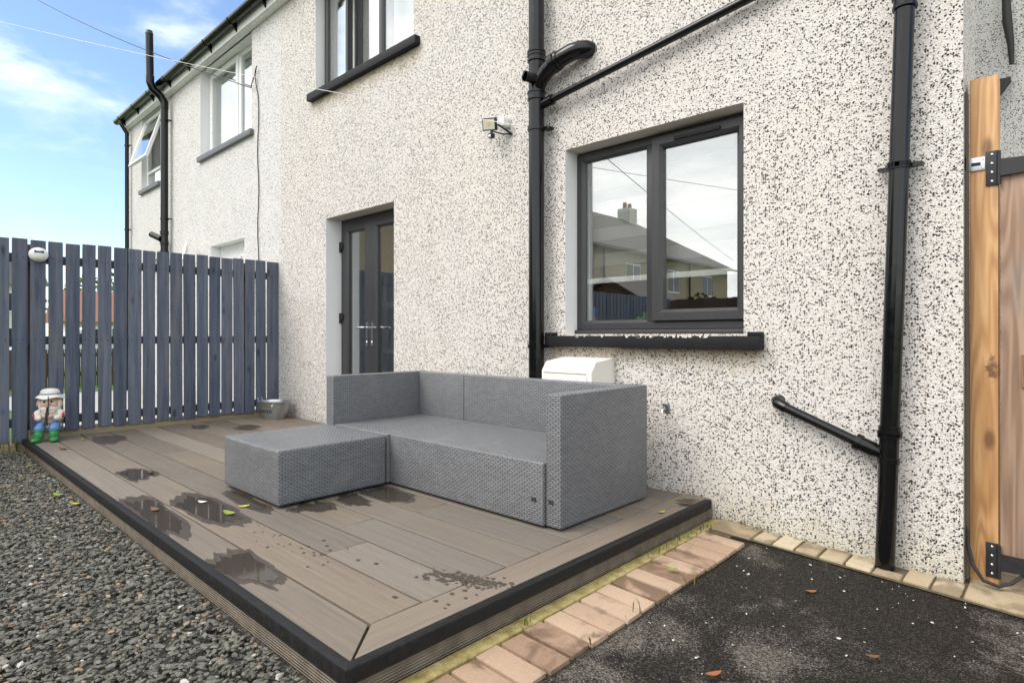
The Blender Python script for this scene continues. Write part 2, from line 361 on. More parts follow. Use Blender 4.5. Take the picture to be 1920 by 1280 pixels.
def box(name, d, mat, parent=None, bev=0, seg=2, uvm=False, rot=None, pivot=None):
    bm = bmesh.new(); add_box(bm, *d, bev=bev, seg=seg)
    if rot is not None:
        pv = Vector(pivot if pivot else ((d[0] + d[1]) / 2, (d[2] + d[3]) / 2, (d[4] + d[5]) / 2))
        bmesh.ops.rotate(bm, verts=bm.verts, cent=pv, matrix=rot)
    return from_bm(name, bm, mat, parent, uvm=uvm, auto=40 if bev else None)
def add_tube(bm, pts, r, seg=14, cap=True):
    pts = [Vector(p) for p in pts]; rings = []
    n = len(pts); rs = r if isinstance(r, (list, tuple)) else [r] * n
    t0 = (pts[1] - pts[0]).normalized(); up = Vector((0, 0, 1)) if abs(t0.z) < .9 else Vector((1, 0, 0))
    a = t0.cross(up).normalized()
    for i in range(n):
        t = ((pts[min(i + 1, n - 1)] - pts[i]).normalized() + (pts[i] - pts[max(i - 1, 0)]).normalized()).normalized()
        a = (a - t * a.dot(t)).normalized(); b = t.cross(a)
        rings.append([bm.verts.new(pts[i] + (a * math.cos(2 * math.pi * k / seg) + b * math.sin(2 * math.pi * k / seg)) * rs[i]) for k in range(seg)])
    for i in range(n - 1):
        for k in range(seg):
            bm.faces.new((rings[i][k], rings[i][(k + 1) % seg], rings[i + 1][(k + 1) % seg], rings[i + 1][k]))
    if cap:
        bm.faces.new(list(reversed(rings[0]))); bm.faces.new(rings[-1])
def tube(name, pts, r, mat, parent=None, seg=14, cap=True):
    bm = bmesh.new(); add_tube(bm, pts, r, seg, cap); bmesh.ops.recalc_face_normals(bm, faces=bm.faces)
    return from_bm(name, bm, mat, parent, auto=50)
def add_prism(bm, pts2, lo, hi, axis):
    """polygon (a,b) swept from lo to hi along axis"""
    def P(a, b, t): return {0: (t, a, b), 1: (a, t, b), 2: (a, b, t)}[axis]
    v0 = [bm.verts.new(P(a, b, lo)) for a, b in pts2]; v1 = [bm.verts.new(P(a, b, hi)) for a, b in pts2]
    n = len(pts2)
    bm.faces.new(v0); bm.faces.new(list(reversed(v1)))
    for i in range(n): bm.faces.new((v0[i], v1[i], v1[(i + 1) % n], v0[(i + 1) % n]))
    bmesh.ops.recalc_face_normals(bm, faces=bm.faces)
def prism(name, pts2, lo, hi, axis, mat, parent=None, auto=None):
    bm = bmesh.new(); add_prism(bm, pts2, lo, hi, axis); return from_bm(name, bm, mat, parent, auto=auto)
def add_ell(bm, c, r, rot=None, u=14, v=9):
    m = Matrix.Translation(c) @ (rot.to_4x4() if rot else Matrix.Identity(4)) @ Matrix.Diagonal((*r, 1))
    bmesh.ops.create_uvsphere(bm, u_segments=u, v_segments=v, radius=1, matrix=m)
def ell(name, parts, mat, parent=None):
    bm = bmesh.new()
    for p in parts: add_ell(bm, *p)
    return from_bm(name, bm, mat, parent, smooth=True)
def lathe(name, prof, c, mat, parent=None, seg=24, sx=1, sy=1, rotz=0):
    bm = bmesh.new(); rings = []
    for r, z in prof:
        ring = []
        for k in range(seg):
            a = 2 * math.pi * k / seg; x, y = r * sx * math.cos(a), r * sy * math.sin(a)
            ring.append(bm.verts.new((c[0] + x * math.cos(rotz) - y * math.sin(rotz), c[1] + x * math.sin(rotz) + y * math.cos(rotz), c[2] + z)))
        rings.append(ring)
    for i in range(len(rings) - 1):
        for k in range(seg): bm.faces.new((rings[i][k], rings[i][(k + 1) % seg], rings[i + 1][(k + 1) % seg], rings[i + 1][k]))
    bm.faces.new(list(reversed(rings[0]))); bm.faces.new(rings[-1])
    return from_bm(name, bm, mat, parent, auto=45)
def sheet(name, x0, x1, y0, y1, zf, mat, n=1, parent=None):
    bm = bmesh.new(); vs = [[bm.verts.new((x0 + (x1 - x0) * i / n, y0 + (y1 - y0) * j / n, zf(x0 + (x1 - x0) * i / n, y0 + (y1 - y0) * j / n))) for j in range(n + 1)] for i in range(n + 1)]
    for i in range(n):
        for j in range(n): bm.faces.new((vs[i][j], vs[i + 1][j], vs[i + 1][j + 1], vs[i][j + 1]))
    return from_bm(name, bm, mat, parent)
def wall_mesh(bm, u0, u1, z0, z1, holes, P):
    """rectangle with rectangular holes; P(u,z) -> 3D"""
    us = sorted({u0, u1, *[h[0] for h in holes], *[h[1] for h in holes]}); zs = sorted({z0, z1, *[h[2] for h in holes], *[h[3] for h in holes]})
    us = [u for u in us if u0 <= u <= u1]; zs = [z for z in zs if z0 <= z <= z1]
    vt = {}
    def V(u, z):
        if (u, z) not in vt: vt[(u, z)] = bm.verts.new(P(u, z))
        return vt[(u, z)]
    for a, b in zip(us, us[1:]):
        for c, d in zip(zs, zs[1:]):
            mu, mz = (a + b) / 2, (c + d) / 2
            if any(h[0] < mu < h[1] and h[2] < mz < h[3] for h in holes): continue
            bm.faces.new((V(a, c), V(b, c), V(b, d), V(a, d)))

# ------------------------------------------------------------------ ground
YW = 3.32                                                    # face of the rendered wall
def gz(x, y=0): return -.105 - .05 * (x + 1.45)             # sloping drive
tag(sheet('ground', -900, 900, -900, 900, lambda x, y: -.55, 'grass'), kind='structure')
tag(sheet('lawn', -60, -6.98, -40, 40, lambda x, y: -.13, 'grass'), kind='structure')
tag(sheet('driveway', -1.3, 7, -9, 3.60, lambda x, y: gz(x) - .012, 'asphalt'), kind='structure')
tag(sheet('gravel_bed', -6.99, -1.49, -9, 3.3, lambda x, y: -.125, 'gravel_bed'), kind='structure')
tag(sheet('side_path', -1.1, 7, 3.61, 7.0, lambda x, y: gz(x) - .01, 'sett'), kind='structure')

tag(sheet('neighbour_patio', -13.4, -7.1, 1.3, 3.31, lambda x, y: -.122, 'patio_slab'), kind='structure')

# ------------------------------------------------------------------ main house
HX0, HX1 = -6.90, -.332
house = thing('semi_detached_house', 'pebble-dashed house with dark grey window and door beside the deck', 'house', (-3.6, 3.6, -.2))
WIN = (-2.58, -1.318, .957, 2.256)        # ground floor window
DOOR = (-5.85, -4.615, -.02, 2.208)
UPW = (-6.07, -4.315, 3.625, 4.85)
bm = bmesh.new()
wall_mesh(bm, HX0, HX1, -.3, 5.3, [WIN, DOOR, UPW], lambda u, z: (u, YW, z))
from_bm('wall', bm, 'harling_main', house)
bm = bmesh.new()
for (a, b) in (((HX1, YW), (HX1, 3.8)), ((HX1, 3.8), (-1.1, 3.8)), ((-1.1, 3.8), (-1.1, 11)), ((-1.1, 11), (HX0, 11))):
    v = [bm.verts.new((*a, -.3)), bm.verts.new((*b, -.3)), bm.verts.new((*b, 5.3)), bm.verts.new((*a, 5.3))]; bm.faces.new(v)
from_bm('side_wall', bm, 'harling_main', house)
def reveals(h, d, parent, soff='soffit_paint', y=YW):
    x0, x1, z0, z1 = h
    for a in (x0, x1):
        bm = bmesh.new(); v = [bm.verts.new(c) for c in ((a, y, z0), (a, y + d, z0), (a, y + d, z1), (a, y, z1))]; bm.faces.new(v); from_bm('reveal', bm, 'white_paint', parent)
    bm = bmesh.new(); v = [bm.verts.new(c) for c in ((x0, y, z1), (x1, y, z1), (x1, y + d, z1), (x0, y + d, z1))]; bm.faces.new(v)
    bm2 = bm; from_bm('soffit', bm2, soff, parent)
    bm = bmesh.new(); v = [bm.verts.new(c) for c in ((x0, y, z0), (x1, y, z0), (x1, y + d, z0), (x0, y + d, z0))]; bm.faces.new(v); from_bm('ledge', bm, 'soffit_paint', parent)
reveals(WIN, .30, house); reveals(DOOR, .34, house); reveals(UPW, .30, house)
def ring_frame(bm, x0, x1, z0, z1, y0, y1, w, prof=.012):
    """mitred rectangular frame whose inner lip steps back"""
    o = [(x0, z0), (x1, z0), (x1, z1), (x0, z1)]
    def ins(k): return [(x0 + k, z0 + k), (x1 - k, z0 + k), (x1 - k, z1 - k), (x0 + k, z1 - k)]
    loops = [(o, y1), (o, y0 + .004), (ins(.004), y0), (ins(w - prof), y0), (ins(w), y0 + prof), (ins(w), y1)]
    vv = [[bm.verts.new((x, y, z)) for x, z in pts] for pts, y in loops]
    for a, b in zip(vv, vv[1:]):
        for i in range(4): bm.faces.new((a[i], a[(i + 1) % 4], b[(i + 1) % 4], b[i]))
    for i in range(4): bm.faces.new((vv[-1][i], vv[-1][(i + 1) % 4], vv[0][(i + 1) % 4], vv[0][i]))
def frame(name, x0, x1, z0, z1, y0, y1, w, mat, parent, prof=.012, rot=None, piv=None):
    bm = bmesh.new(); ring_frame(bm, x0, x1, z0, z1, y0, y1, w, prof); bmesh.ops.recalc_face_normals(bm, faces=bm.faces)
    if rot is not None: bmesh.ops.rotate(bm, verts=bm.verts, cent=Vector(piv), matrix=rot)
    return from_bm(name, bm, mat, parent)
def pane(x0, x1, z0, z1, y, parent, rot=None, piv=None):
    return box('pane', (x0, x1, y, y + .006, z0, z1), 'glass', parent, rot=rot, pivot=piv)

# ground floor window: fixed light left, opening sash right
fy = YW + .135
x0, x1, z0, z1 = WIN
wf = frame('window', x0, x1, z0 + .03, z1 - .012, fy, fy + .07, .058, 'grey_upvc', house)
mid = -1.975
box('mullion', (mid - .035, mid + .035, fy + .001, fy + .07, z0 + .08, z1 - .06), 'grey_upvc', wf, .004)
box('cill_board', (x0, x1, fy - .030, fy + .05, z0 + .002, z0 + .029), 'grey_upvc', wf, .006)
frame('sash', mid + .012, x1 - .018, z0 + .085, z1 - .03, fy - .022, fy + .05, .072, 'grey_upvc', wf, .02)
pane(x0 + .055, mid - .03, z0 + .085, z1 - .065, fy + .028, wf)
pane(mid + .08, x1 - .085, z0 + .15, z1 - .098, fy + .018, wf)
frame('glazing_bead', x0 + .052, mid - .033, z0 + .082, z1 - .062, fy + .012, fy + .03, .014, 'grey_upvc', wf, .008)
box('trickle_vent', (-1.80, -1.50, fy - .038, fy - .020, z1 - .078, z1 - .058), 'dark_rubber', wf, .004)
# sill with raised ears
sl = box('window_sill', (-2.72, -1.205, YW - .065, YW + .13, .868, .945), 'black_sill', house, .006)
for a in (-2.72, -1.275): box('sill_ear', (a, a + .07, YW - .063, YW + .002, .944, .968), 'black_sill', sl, .006)
bm = bmesh.new(); random.seed(3)
for k in range(26):
    px = random.choice((random.uniform(-2.45, -2.2), random.uniform(-2.1, -1.85), random.uniform(-1.8, -1.5))); s = random.uniform(.003, .012)
    add_box(bm, px, px + s * 1.8, YW - .0665, YW - .063, .9375 - s * .35, .9465)
tag(from_bm('flaked_paint', bm, 'white_chip', sl), kind='stuff')
# rooms behind the glass
def room(d, parent):
    bm = bmesh.new(); x0, x1, y0, y1, z0, z1 = d
    v = [bm.verts.new(c) for c in ((x0, y0, z0), (x1, y0, z0), (x1, y1, z0), (x0, y1, z0), (x0, y0, z1), (x1, y0, z1), (x1, y1, z1), (x0, y1, z1))]
    for f in ((4, 5, 6, 7), (1, 2, 6, 5), (2, 3, 7, 6), (3, 0, 4, 7)): bm.faces.new([v[i] for i in f])
    from_bm('room_wall', bm, 'room_wall', parent)
    sheet('room_floor', x0, x1, y0, y1, lambda x, y: z0, 'room_floor', 1, parent)
room((-3.6, -1.15, YW + .30, 6.6, 0, 2.45), house); room((-6.8, -3.7, YW + .34, 6.6, -.02, 2.45), house); room((-6.8, -3.7, YW + .30, 6.6, 2.7, 5.0), house)
# roller blind in the kitchen window
bl = thing('roller_blind', 'striped roller blind with white bottom rail half down inside the grey kitchen window', 'blind', (-1.95, fy + .12, 1.3))
zb = 1.335; nst = 9
for k in range(nst):
    za = zb + .02 + k * .092
    box('blind_stripe', (x0 + .06, x1 - .06, fy + .118, fy + .121, za, za + .0905), 'blind_pale' if k % 2 else 'blind_grey', bl)
box('bottom_rail', (x0 + .05, x1 - .05, fy + .050, fy + .080, zb - .018, zb + .0195), 'blind_white', bl, .004)
pl = thing('house_plant', 'leafy green plant on the inside of the kitchen window ledge', 'plant', (-2.12, fy + .19, .96))
bm = bmesh.new()
for k in range(90):
    a, e = random.uniform(0, 6.28), random.uniform(.1, 1.4); d = Vector((math.cos(a) * math.cos(e), math.sin(a) * math.cos(e), math.sin(e))); c = Vector((-2.12, fy + .19, 1.0)) + Vector((d.x * .12, d.y * .05, d.z * .11)) * random.uniform(.6, 1)
    s = random.uniform(.014, .03); n1 = d.orthogonal().normalized(); n2 = d.cross(n1)
    bm.faces.new([bm.verts.new(c + n1 * s), bm.verts.new(c + n2 * s * .6 + d * .01), bm.verts.new(c - n1 * s), bm.verts.new(c - n2 * s * .6)])
from_bm('foliage', bm, 'house_plant', pl)
lathe('pot', [(.035, 0), (.05, .07), (.046, .07)], (-2.12, fy + .19, .96), 'white_paint', pl, 14)
ty = thing('bottle', 'small pink and blue bottle at the left end of the window ledge', 'bottle', (-2.515, fy + .13, .96))
lathe('bottle_body', [(.02, 0), (.024, .01), (.024, .09), (.012, .12)], (-2.515, fy + .13, .96), 'pink_toy', ty, 12); lathe('bottle_cap', [(.014, .12), (.014, .18), (.01, .19)], (-2.515, fy + .13, .96), 'blue_toy', ty, 12)

# patio door
dy = YW + .185; x0, x1, z0, z1 = DOOR
df = frame('patio_door', x0, x1, z0, z1, dy, dy + .07, .05, 'grey_upvc', house)
dm = -5.275
for (a, b) in ((x0 + .035, dm), (dm + .003, x1 - .035)):
    lf = frame('door_leaf', a, b, z0 + .04, z1 - .035, dy - .012, dy + .055, .112, 'grey_upvc', df, .016)
    pane(a + .105, b - .105, z0 + .145, z1 - .14, dy + .02, lf)
for hx in (dm - .045, dm + .05):
    hd = box('handle_plate', (hx - .014, hx + .014, dy - .022, dy - .012, .83, 1.08), 'chrome', df, .004)
    tube('handle', [(hx, dy - .02, 1.03), (hx, dy - .06, 1.03), (hx - .012 if hx < dm else hx + .012, dy - .068, 1.03), (hx + (-.13 if hx < dm else .13), dy - .066, 1.028)], .009, 'chrome', df, 10)
    ell('lock', [((hx, dy - .024, .87), (.013, .006, .02))], 'chrome', df)
for hz in (.35, 1.08, 1.86):
    box('hinge', (x0 + .004, x0 + .038, dy - .032, dy - .012, hz, hz + .11), 'dark_rubber', df, .004); box('hinge_cap', (x0 + .026, x0 + .066, dy - .028, dy - .012, hz + .035, hz + .095), 'dark_rubber', df, .006)
sf = thing('shelf_unit', 'pale shelf unit standing inside the patio door', 'shelf', (-5.9, 4.4, 0))
for hz in (.15, .72, 1.3): box('shelf', (-6.6, -5.4, 4.3, 4.6, hz, hz + .05), 'white_paint', sf)
for hx in (-6.6, -5.44): box('side', (hx, hx + .04, 4.3, 4.6, 0, 1.6), 'white_paint', sf)

# upstairs window with two sashes ajar
uy = YW + .13; x0, x1, z0, z1 = UPW
uf = frame('window', x0, x1, z0 + .01, z1, uy, uy + .07, .055, 'grey_upvc', house)
m1, m2 = x0 + .60, x1 - .60
for m in (m1, m2): box('mullion', (m - .03, m + .03, uy + .001, uy + .07, z0 + .06, z1 - .05), 'grey_upvc', uf, .004)
def sash(a, b, hinge, ang):
    rot = Matrix.Rotation(R(ang), 3, 'Z'); pv = (hinge, uy, 0)
    s = frame('sash', a, b, z0 + .03, z1 - .02, uy - .03, uy + .03, .06, 'grey_upvc', uf, .014, rot, pv); pane(a + .05, b - .05, z0 + .085, z1 - .075, uy - .004, s, rot, pv)
sash(x0 + .015, m1 + .01, x0 + .015, -7); sash(m2 - .01, x1 - .015, x1 - .015, 6)
pane(m1 + .03, m2 - .03, z0 + .065, z1 - .055, uy + .03, uf)
bl2 = thing('roller_blind', 'pale striped blind hanging inside the upstairs grey window', 'blind', (-5.2, uy + .14, 3.7))
for k in range(8): box('blind_stripe', (x0 + .06, x1 - .06, uy + .14, uy + .144, z0 + .12 + k * .14, z0 + .12 + k * .14 + .138), 'blind_white' if k % 2 else 'meter_white', bl2)
box('window_sill', (-6.17, -4.22, YW - .06, YW + .14, 3.545, 3.625), 'black_sill', house, .008)
# roof, eaves
def roof_block(x0, x1, parent, yb=11.0, xr=None):
    prism('roof', [(YW - .16, 5.06), (YW - .14, 5.16), (7.1, 7.9), (yb + .2, 5.1), (yb + .2, 5.0), (7.1, 7.75)], x0, x1 if xr is None else xr, 0, 'roof_tile', parent)
    box('fascia', (x0, x1, YW - .10, YW - .078, 4.90, 5.065), 'white_upvc', parent)
    box('eaves_board', (x0, x1, YW - .078, YW + .02, 4.895, 4.905), 'white_upvc', parent)
    r = .066; cy, cz = YW - .165, 5.055
    arc = [(cy + r * math.cos(R(a)), cz + r * math.sin(R(a))) for a in range(180, 361, 15)]
    arc2 = [(cy + (r - .004) * math.cos(R(a)), cz + (r - .004) * math.sin(R(a))) for a in range(360, 179, -15)]
    g = prism('gutter', arc + arc2, x0 - .05, x1, 0, 'black_pvc', parent, 40)
    n = int((x1 - x0) / .85)
    for k in range(n + 1):
        bx = x0 + .25 + k * .85
        if bx > x1: break
        arc3 = [(cy + (r + .007) * math.cos(R(a)), cz + (r + .007) * math.sin(R(a))) for a in range(180, 361, 15)]
        arc4 = [(cy + (r + .001) * math.cos(R(a)), cz + (r + .001) * math.sin(R(a))) for a in range(360, 179, -15)]
        br = prism('gutter_bracket', arc3 + arc4, bx, bx + .035, 0, 'black_pvc', g)
        prism('bracket_arm', [(cy - .02, cz - r - .006), (YW - .101, cz - r + .03), (YW - .101, cz - r - .075), (cy + .01, cz - r - .012)], bx + .006, bx + .03, 0, 'black_pvc', g)
roof_block(HX0 + .004, HX1 + .1, house, 11.0, -1.05)  # main roof cut short out of view so sky light reaches the rear wall
box('roof_gap_cap', (-1.046, HX1 + .08, YW - .06, 3.86, 5.3, 5.36), 'roof_tile', house)  # unseen cap added over the strip the shortened roof leaves open

# ------------------------------------------------------------------ neighbouring house
NX0, NX1 = -13.25, HX0
nb = thing('neighbour_house', 'white pebble-dashed adjoining house with white windows beyond the slatted fence', 'house', (-10, 3.6, -.2))
NW1 = (-9.50, -7.71, 3.60, 4.895); NW2 = (-12.40, -11.35, 3.58, 4.895); ND = (-9.10, -7.94, -.1, 2.24); NW3 = (-12.3, -10.9, 1.1, 2.2)
bm = bmesh.new(); wall_mesh(bm, NX0, NX1, -.3, 5.3, [NW1, NW2, ND], lambda u, z: (u, YW, z)); from_bm('wall', bm, 'harling_neighbour', nb)
bm = bmesh.new(); v = [bm.verts.new(c) for c in ((NX0, YW, -.3), (NX0, 11, -.3), (NX0, 11, 5.3), (NX0, YW, 5.3))]; bm.faces.new(v)
v = [bm.verts.new(c) for c in ((NX0, YW, 5.3), (NX0, 11, 5.3), (NX0, 7.1, 7.8))]; bm.faces.new(v); from_bm('gable_wall', bm, 'harling_neighbour', nb)
for h in (NW1, NW2, ND): reveals(h, .3, nb, 'white_paint')
roof_block(NX0 - .05, NX1, nb)
room((-13.1, -7.0, YW + .3, 6.6, 2.7, 5.0), nb)
y1_ = YW + .14
f1 = frame('window', NW1[0], NW1[1], NW1[2] + .01, NW1[3], y1_, y1_ + .07, .07, 'white_upvc', nb)
mm = -8.42; box('mullion', (mm - .05, mm + .05, y1_ - .004, y1_ + .07, NW1[2] + .07, NW1[3] - .06), 'white_upvc', f1)
frame('sash', NW1[0] + .03, mm - .03, NW1[2] + .04, NW1[3] - .03, y1_ - .02, y1_ + .03, .075, 'white_upvc', f1); pane(NW1[0] + .1, mm - .1, NW1[2] + .11, NW1[3] - .1, y1_ + .01, f1); pane(mm + .05, NW1[1] - .06, NW1[2] + .07, NW1[3] - .06, y1_ + .02, f1)
box('window_sill', (NW1[0] - .02, NW1[1] + .06, YW - .05, YW + .14, NW1[2] - .065, NW1[2] + .008), 'grey_sill', nb, .006)
f2 = frame('window', NW2[0], NW2[1], NW2[2] + .01, NW2[3], y1_ - .06, y1_ + .01, .06, 'white_upvc', nb)
rot = Matrix.Rotation(R(-17), 3, 'X'); pv = (0, y1_ - .06, NW2[3] - .05)
s2 = frame('top_hung_sash', NW2[0] + .03, NW2[1] - .03, NW2[2] + .36, NW2[3] - .04, y1_ - .10, y1_ - .05, .06, 'white_upvc', f2, .012, rot, pv); pane(NW2[0] + .085, NW2[1] - .085, NW2[2] + .42, NW2[3] - .1, y1_ - .08, s2, rot, pv)
box('transom', (NW2[0] + .05, NW2[1] - .05, y1_ - .05, y1_ + .01, NW2[2] + .31, NW2[2] + .36), 'white_upvc', f2); pane(NW2[0] + .06, NW2[1] - .06, NW2[2] + .06, NW2[2] + .31, y1_ - .03, f2)
box('window_sill', (NW2[0] - .03, NW2[1] + .03, YW - .05, YW + .1, NW2[2] - .065, NW2[2] + .008), 'grey_sill', nb, .006)
d2 = frame('back_door', ND[0], ND[1], ND[2], ND[3], y1_, y1_ + .07, .06, 'white_upvc', nb)
box('door_panel', (ND[0] + .06, ND[1] - .06, y1_ + .01, y1_ + .05, ND[2] + .05, ND[3] - .06), 'white_upvc', d2)
for a in (ND[0] + .25, ND[0] + .66): pn = frame('door_light', a, a + .26, 1.35, 2.06, y1_ - .004, y1_ + .02, .035, 'white_upvc', d2); pane(a + .03, a + .23, 1.38, 2.03, y1_ + .004, pn)

# far side wall beyond the gate
fw = thing('rear_house', 'grey-white pebble-dashed house wall rising behind the garden gate', 'house', (2, 9, -.3))
bm = bmesh.new(); wall_mesh(bm, -1.1, 7, -.4, 6.5, [], lambda u, z: (u, 7.0, z)); from_bm('wall', bm, 'harling_far', fw)
bm = bmesh.new(); v = [bm.verts.new(c) for c in ((7, 7, -.4), (7, 12, -.4), (7, 12, 6.5), (7, 7, 6.5))]; bm.faces.new(v); from_bm('side_wall', bm, 'harling_far', fw)
prism('roof', [(6.7, 6.4), (6.7, 6.5), (9.5, 8.6), (12.3, 6.5), (12.3, 6.4), (9.5, 8.45)], -1.1, 7.3, 0, 'roof_tile', fw)
tag(tube('hanging_cable', [(-.42, 6.93, 6.2), (-.40, 6.93, 4.6), (-.385, 6.92, 3.98), (-.375, 6.92, 3.75), (-.352, 6.92, 3.55), (-.345, 6.92, 3.37)], [.02, .022, .03, .036, .026, .018], 'cable_black', None, 8), 'thick frayed dark cable hanging on the rear wall above the gate', 'cable')
tag(prism('wall_lantern', [(-.46, 3.08), (-.46, 3.24), (-.35, 3.24)], 6.86, 6.998, 1, 'black_iron'), 'small black wedge-shaped fitting on the rear wall behind the pine post', 'wall light')

# ------------------------------------------------------------------ rainwater and waste pipes
def clip(parent, x, y, z, r, side=1):
    c = lathe('bracket', [(r + .001, -.014), (r + .008, -.014), (r + .008, .014), (r + .001, .014)], (x, y, z), 'black_pvc', parent, 18)
    prism('bracket_ear', [(x + side * r * .8, z - .009), (x + side * (r + .045), z - .009), (x + side * (r + .054), z), (x + side * (r + .045), z + .009), (x + side * r * .8, z + .009)], y + .015, YW - .02, 1, 'black_pvc', parent)
def socket(parent, x, y, z, r, h=.06):
    lathe('collar', [(r + .001, -h / 2), (r + .010, -h / 2), (r + .011, -h / 2 + .012), (r + .006, -h / 2 + .016), (r + .006, h / 2 - .014), (r + .012, h / 2 - .012), (r + .012, h / 2), (r + .001, h / 2)], (x, y, z), 'black_pvc', parent, 20)
py = YW - .09; r1 = .056; X1 = -2.772
sp = thing('soil_pipe', 'thick black soil pipe with stubby side branch left of the kitchen window', 'pipe', (X1, py, -.02))
tube('pipe', [(X1, py, -.02), (X1, py, 1.6), (X1, py, 5.6)], r1, 'black_pvc', sp, 24)
socket(sp, X1, py, 2.93, r1, .05); socket(sp, X1, py, 2.66, r1, .06); socket(sp, X1, py, 2.965, r1, .03)
clip(sp, X1, py, 2.425, r1); clip(sp, X1, py, .87, r1)
# swept branch towards the wall on the right
tube('branch', [(X1 + .01, py, 2.70), (X1 + .05, py - .005, 2.765), (X1 + .10, py - .005, 2.812), (X1 + .16, py - .003, 2.842), (X1 + .24, py + .002, 2.866), (X1 + .31, py + .012, 2.882), (X1 + .36, py + .03, 2.889), (X1 + .395, py + .055, 2.892), (X1 + .41, py + .095, 2.893)], [.045, .052, .056, .057, .058, .058, .057, .055, .052], 'black_pvc', sp, 22)
tube('branch_collar', [(X1 + .145, py - .005, 2.838), (X1 + .185, py - .003, 2.852)], .067, 'black_pvc', sp, 20)
tube('branch_collar', [(X1 + .195, py - .002, 2.856), (X1 + .21, py, 2.861)], .066, 'black_pvc', sp, 20)
bm = bmesh.new(); add_tube(bm, [(X1 + .03, py - .03, 2.765), (X1 - .005, py - .12, 2.77)], .035, 18, False); add_tube(bm, [(X1 + .03, py - .03, 2.765), (X1 - .005, py - .12, 2.77)], .029, 18, False); from_bm('boss_stub', bm, 'black_pvc', sp, auto=50)
tube('stub_rim', [(X1 - .0035, py - .116, 2.77), (X1 - .0055, py - .122, 2.77)], .040, 'dark_rubber', sp, 18, False)
# waste pipe rising to the right
wp = thing('waste_pipe', 'slim black waste pipe slanting up above the kitchen window', 'pipe', (X1, YW - .06, 2.58))
a, b = Vector((-2.70, YW - .075, 2.600)), Vector((-.95, YW - .04, 2.845))
tube('pipe', [a, b], .025, 'black_pvc', wp, 16)
dd = (b - a).normalized(); tube('socket', [a - dd * .05, a + dd * .055], .034, 'black_pvc', wp, 16); tube('socket_rim', [a + dd * .045, a + dd * .065], .038, 'black_pvc', wp, 16)
# right-hand downpipe, slightly out of plumb
py2 = YW - .07; r2 = .041
def dpx(z): return -.622 + (z + .16) * .0305
dp = thing('downpipe', 'glossy black rainwater downpipe leaning slightly near the gate post', 'pipe', (-.62, py2, -.16))
tube('pipe', [(dpx(-.15), py2, -.15), (dpx(2), py2, 2), (dpx(5.1), py2, 5.1)], r2, 'black_pvc', dp, 24)
socket(dp, dpx(2.49), py2, 2.49, r2, .06)
for dz in (.51, .36): lathe('collar', [(r2 + .001, -.012), (r2 + .006, -.012), (r2 + .006, .012), (r2 + .001, .012)], (dpx(dz), py2, dz), 'black_pvc', dp, 20)
socket(dp, dpx(.50), py2, .485, r2, .03)
clip(dp, dpx(1.74), py2, 1.74, r2, 1); clip(dp, dpx(1.74), py2, 1.735, r2, -1)
br = thing('waste_spur', 'short black waste pipe sloping down into the right downpipe', 'pipe', (-1.1, YW - .05, .6))
a, b = Vector((-1.115, YW - .052, .585)), Vector((dpx(.38) - .02, py2, .385)); dd = (b - a).normalized()
tube('pipe', [a, b - dd * .09], .025, 'black_pvc', br, 16); tube('elbow', [(a.x - .008, YW + .004, .600), (a.x - .012, YW - .03, .597), a + Vector((.0, 0, .002)), a + dd * .045], .030, 'black_pvc', br, 16)
tube('boss', [b - dd * .115, b - dd * .045, b], [.036, .036, .020], 'black_pvc', br, 18); tube('boss_rim', [b - dd * .13, b - dd * .105], .042, 'black_pvc', br, 18)
# neighbour's pipes
np_ = thing('downpipe', 'slim black downpipe at the far corner of the neighbouring house', 'pipe', (-13.05, YW - .07, -.1))
tube('pipe', [(-13.05, YW - .165, 5.0), (-13.05, YW - .165, 4.93), (-13.05, YW - .07, 4.78), (-13.05, YW - .07, -.1)], .036, 'black_pvc', np_, 14)
for z in (4.55, 2.95): clip(np_, -13.05, YW - .07, z, .036)
ns = thing('vent_pipe', 'tall black soil vent pipe kinked around the gutter of the neighbouring house', 'pipe', (-11.05, YW - .1, -.1))
tube('pipe', [(-10.80, YW - .1, -.1), (-10.80, YW - .1, 4.72)], .056, 'black_pvc', ns, 18); tube('offset_bend', [(-10.80, YW - .1, 4.66), (-10.80, YW - .1, 4.76), (-10.81, YW - .16, 4.86), (-10.83, YW - .26, 4.94), (-10.83, YW - .30, 5.04), (-10.83, YW - .30, 5.14)], .062, 'black_pvc', ns, 18)
tube('vent_stack', [(-10.83, YW - .30, 5.08), (-10.87, YW - .30, 5.84)], .056, 'black_pvc', ns, 18); tube('vent_cowl', [(-10.87, YW - .30, 5.83), (-10.87, YW - .30, 5.885)], [.06, .045], 'black_iron', ns, 18)
for z in (4.46, 2.85): clip(ns, -10.80, YW - .1, z, .056)
for z in (2.3, 2.45, 2.62): socket(ns, -10.80, YW - .1, z, .056, .05)
tube('side_inlet', [(-10.82, YW - .14, 2.52), (-11.1, YW - .2, 2.62)], .05, 'black_pvc', ns, 16)
for (xa, za) in ((-12.0, 2.16), (-11.62, 2.27)): tube('waste', [(xa, YW, za + .1), (xa, YW - .06, za + .1), (xa, YW - .06, za), (xa + .06, YW - .06, za - .03), (-10.8, YW - .06, za - .07)], .021, 'black_pvc', ns, 10)
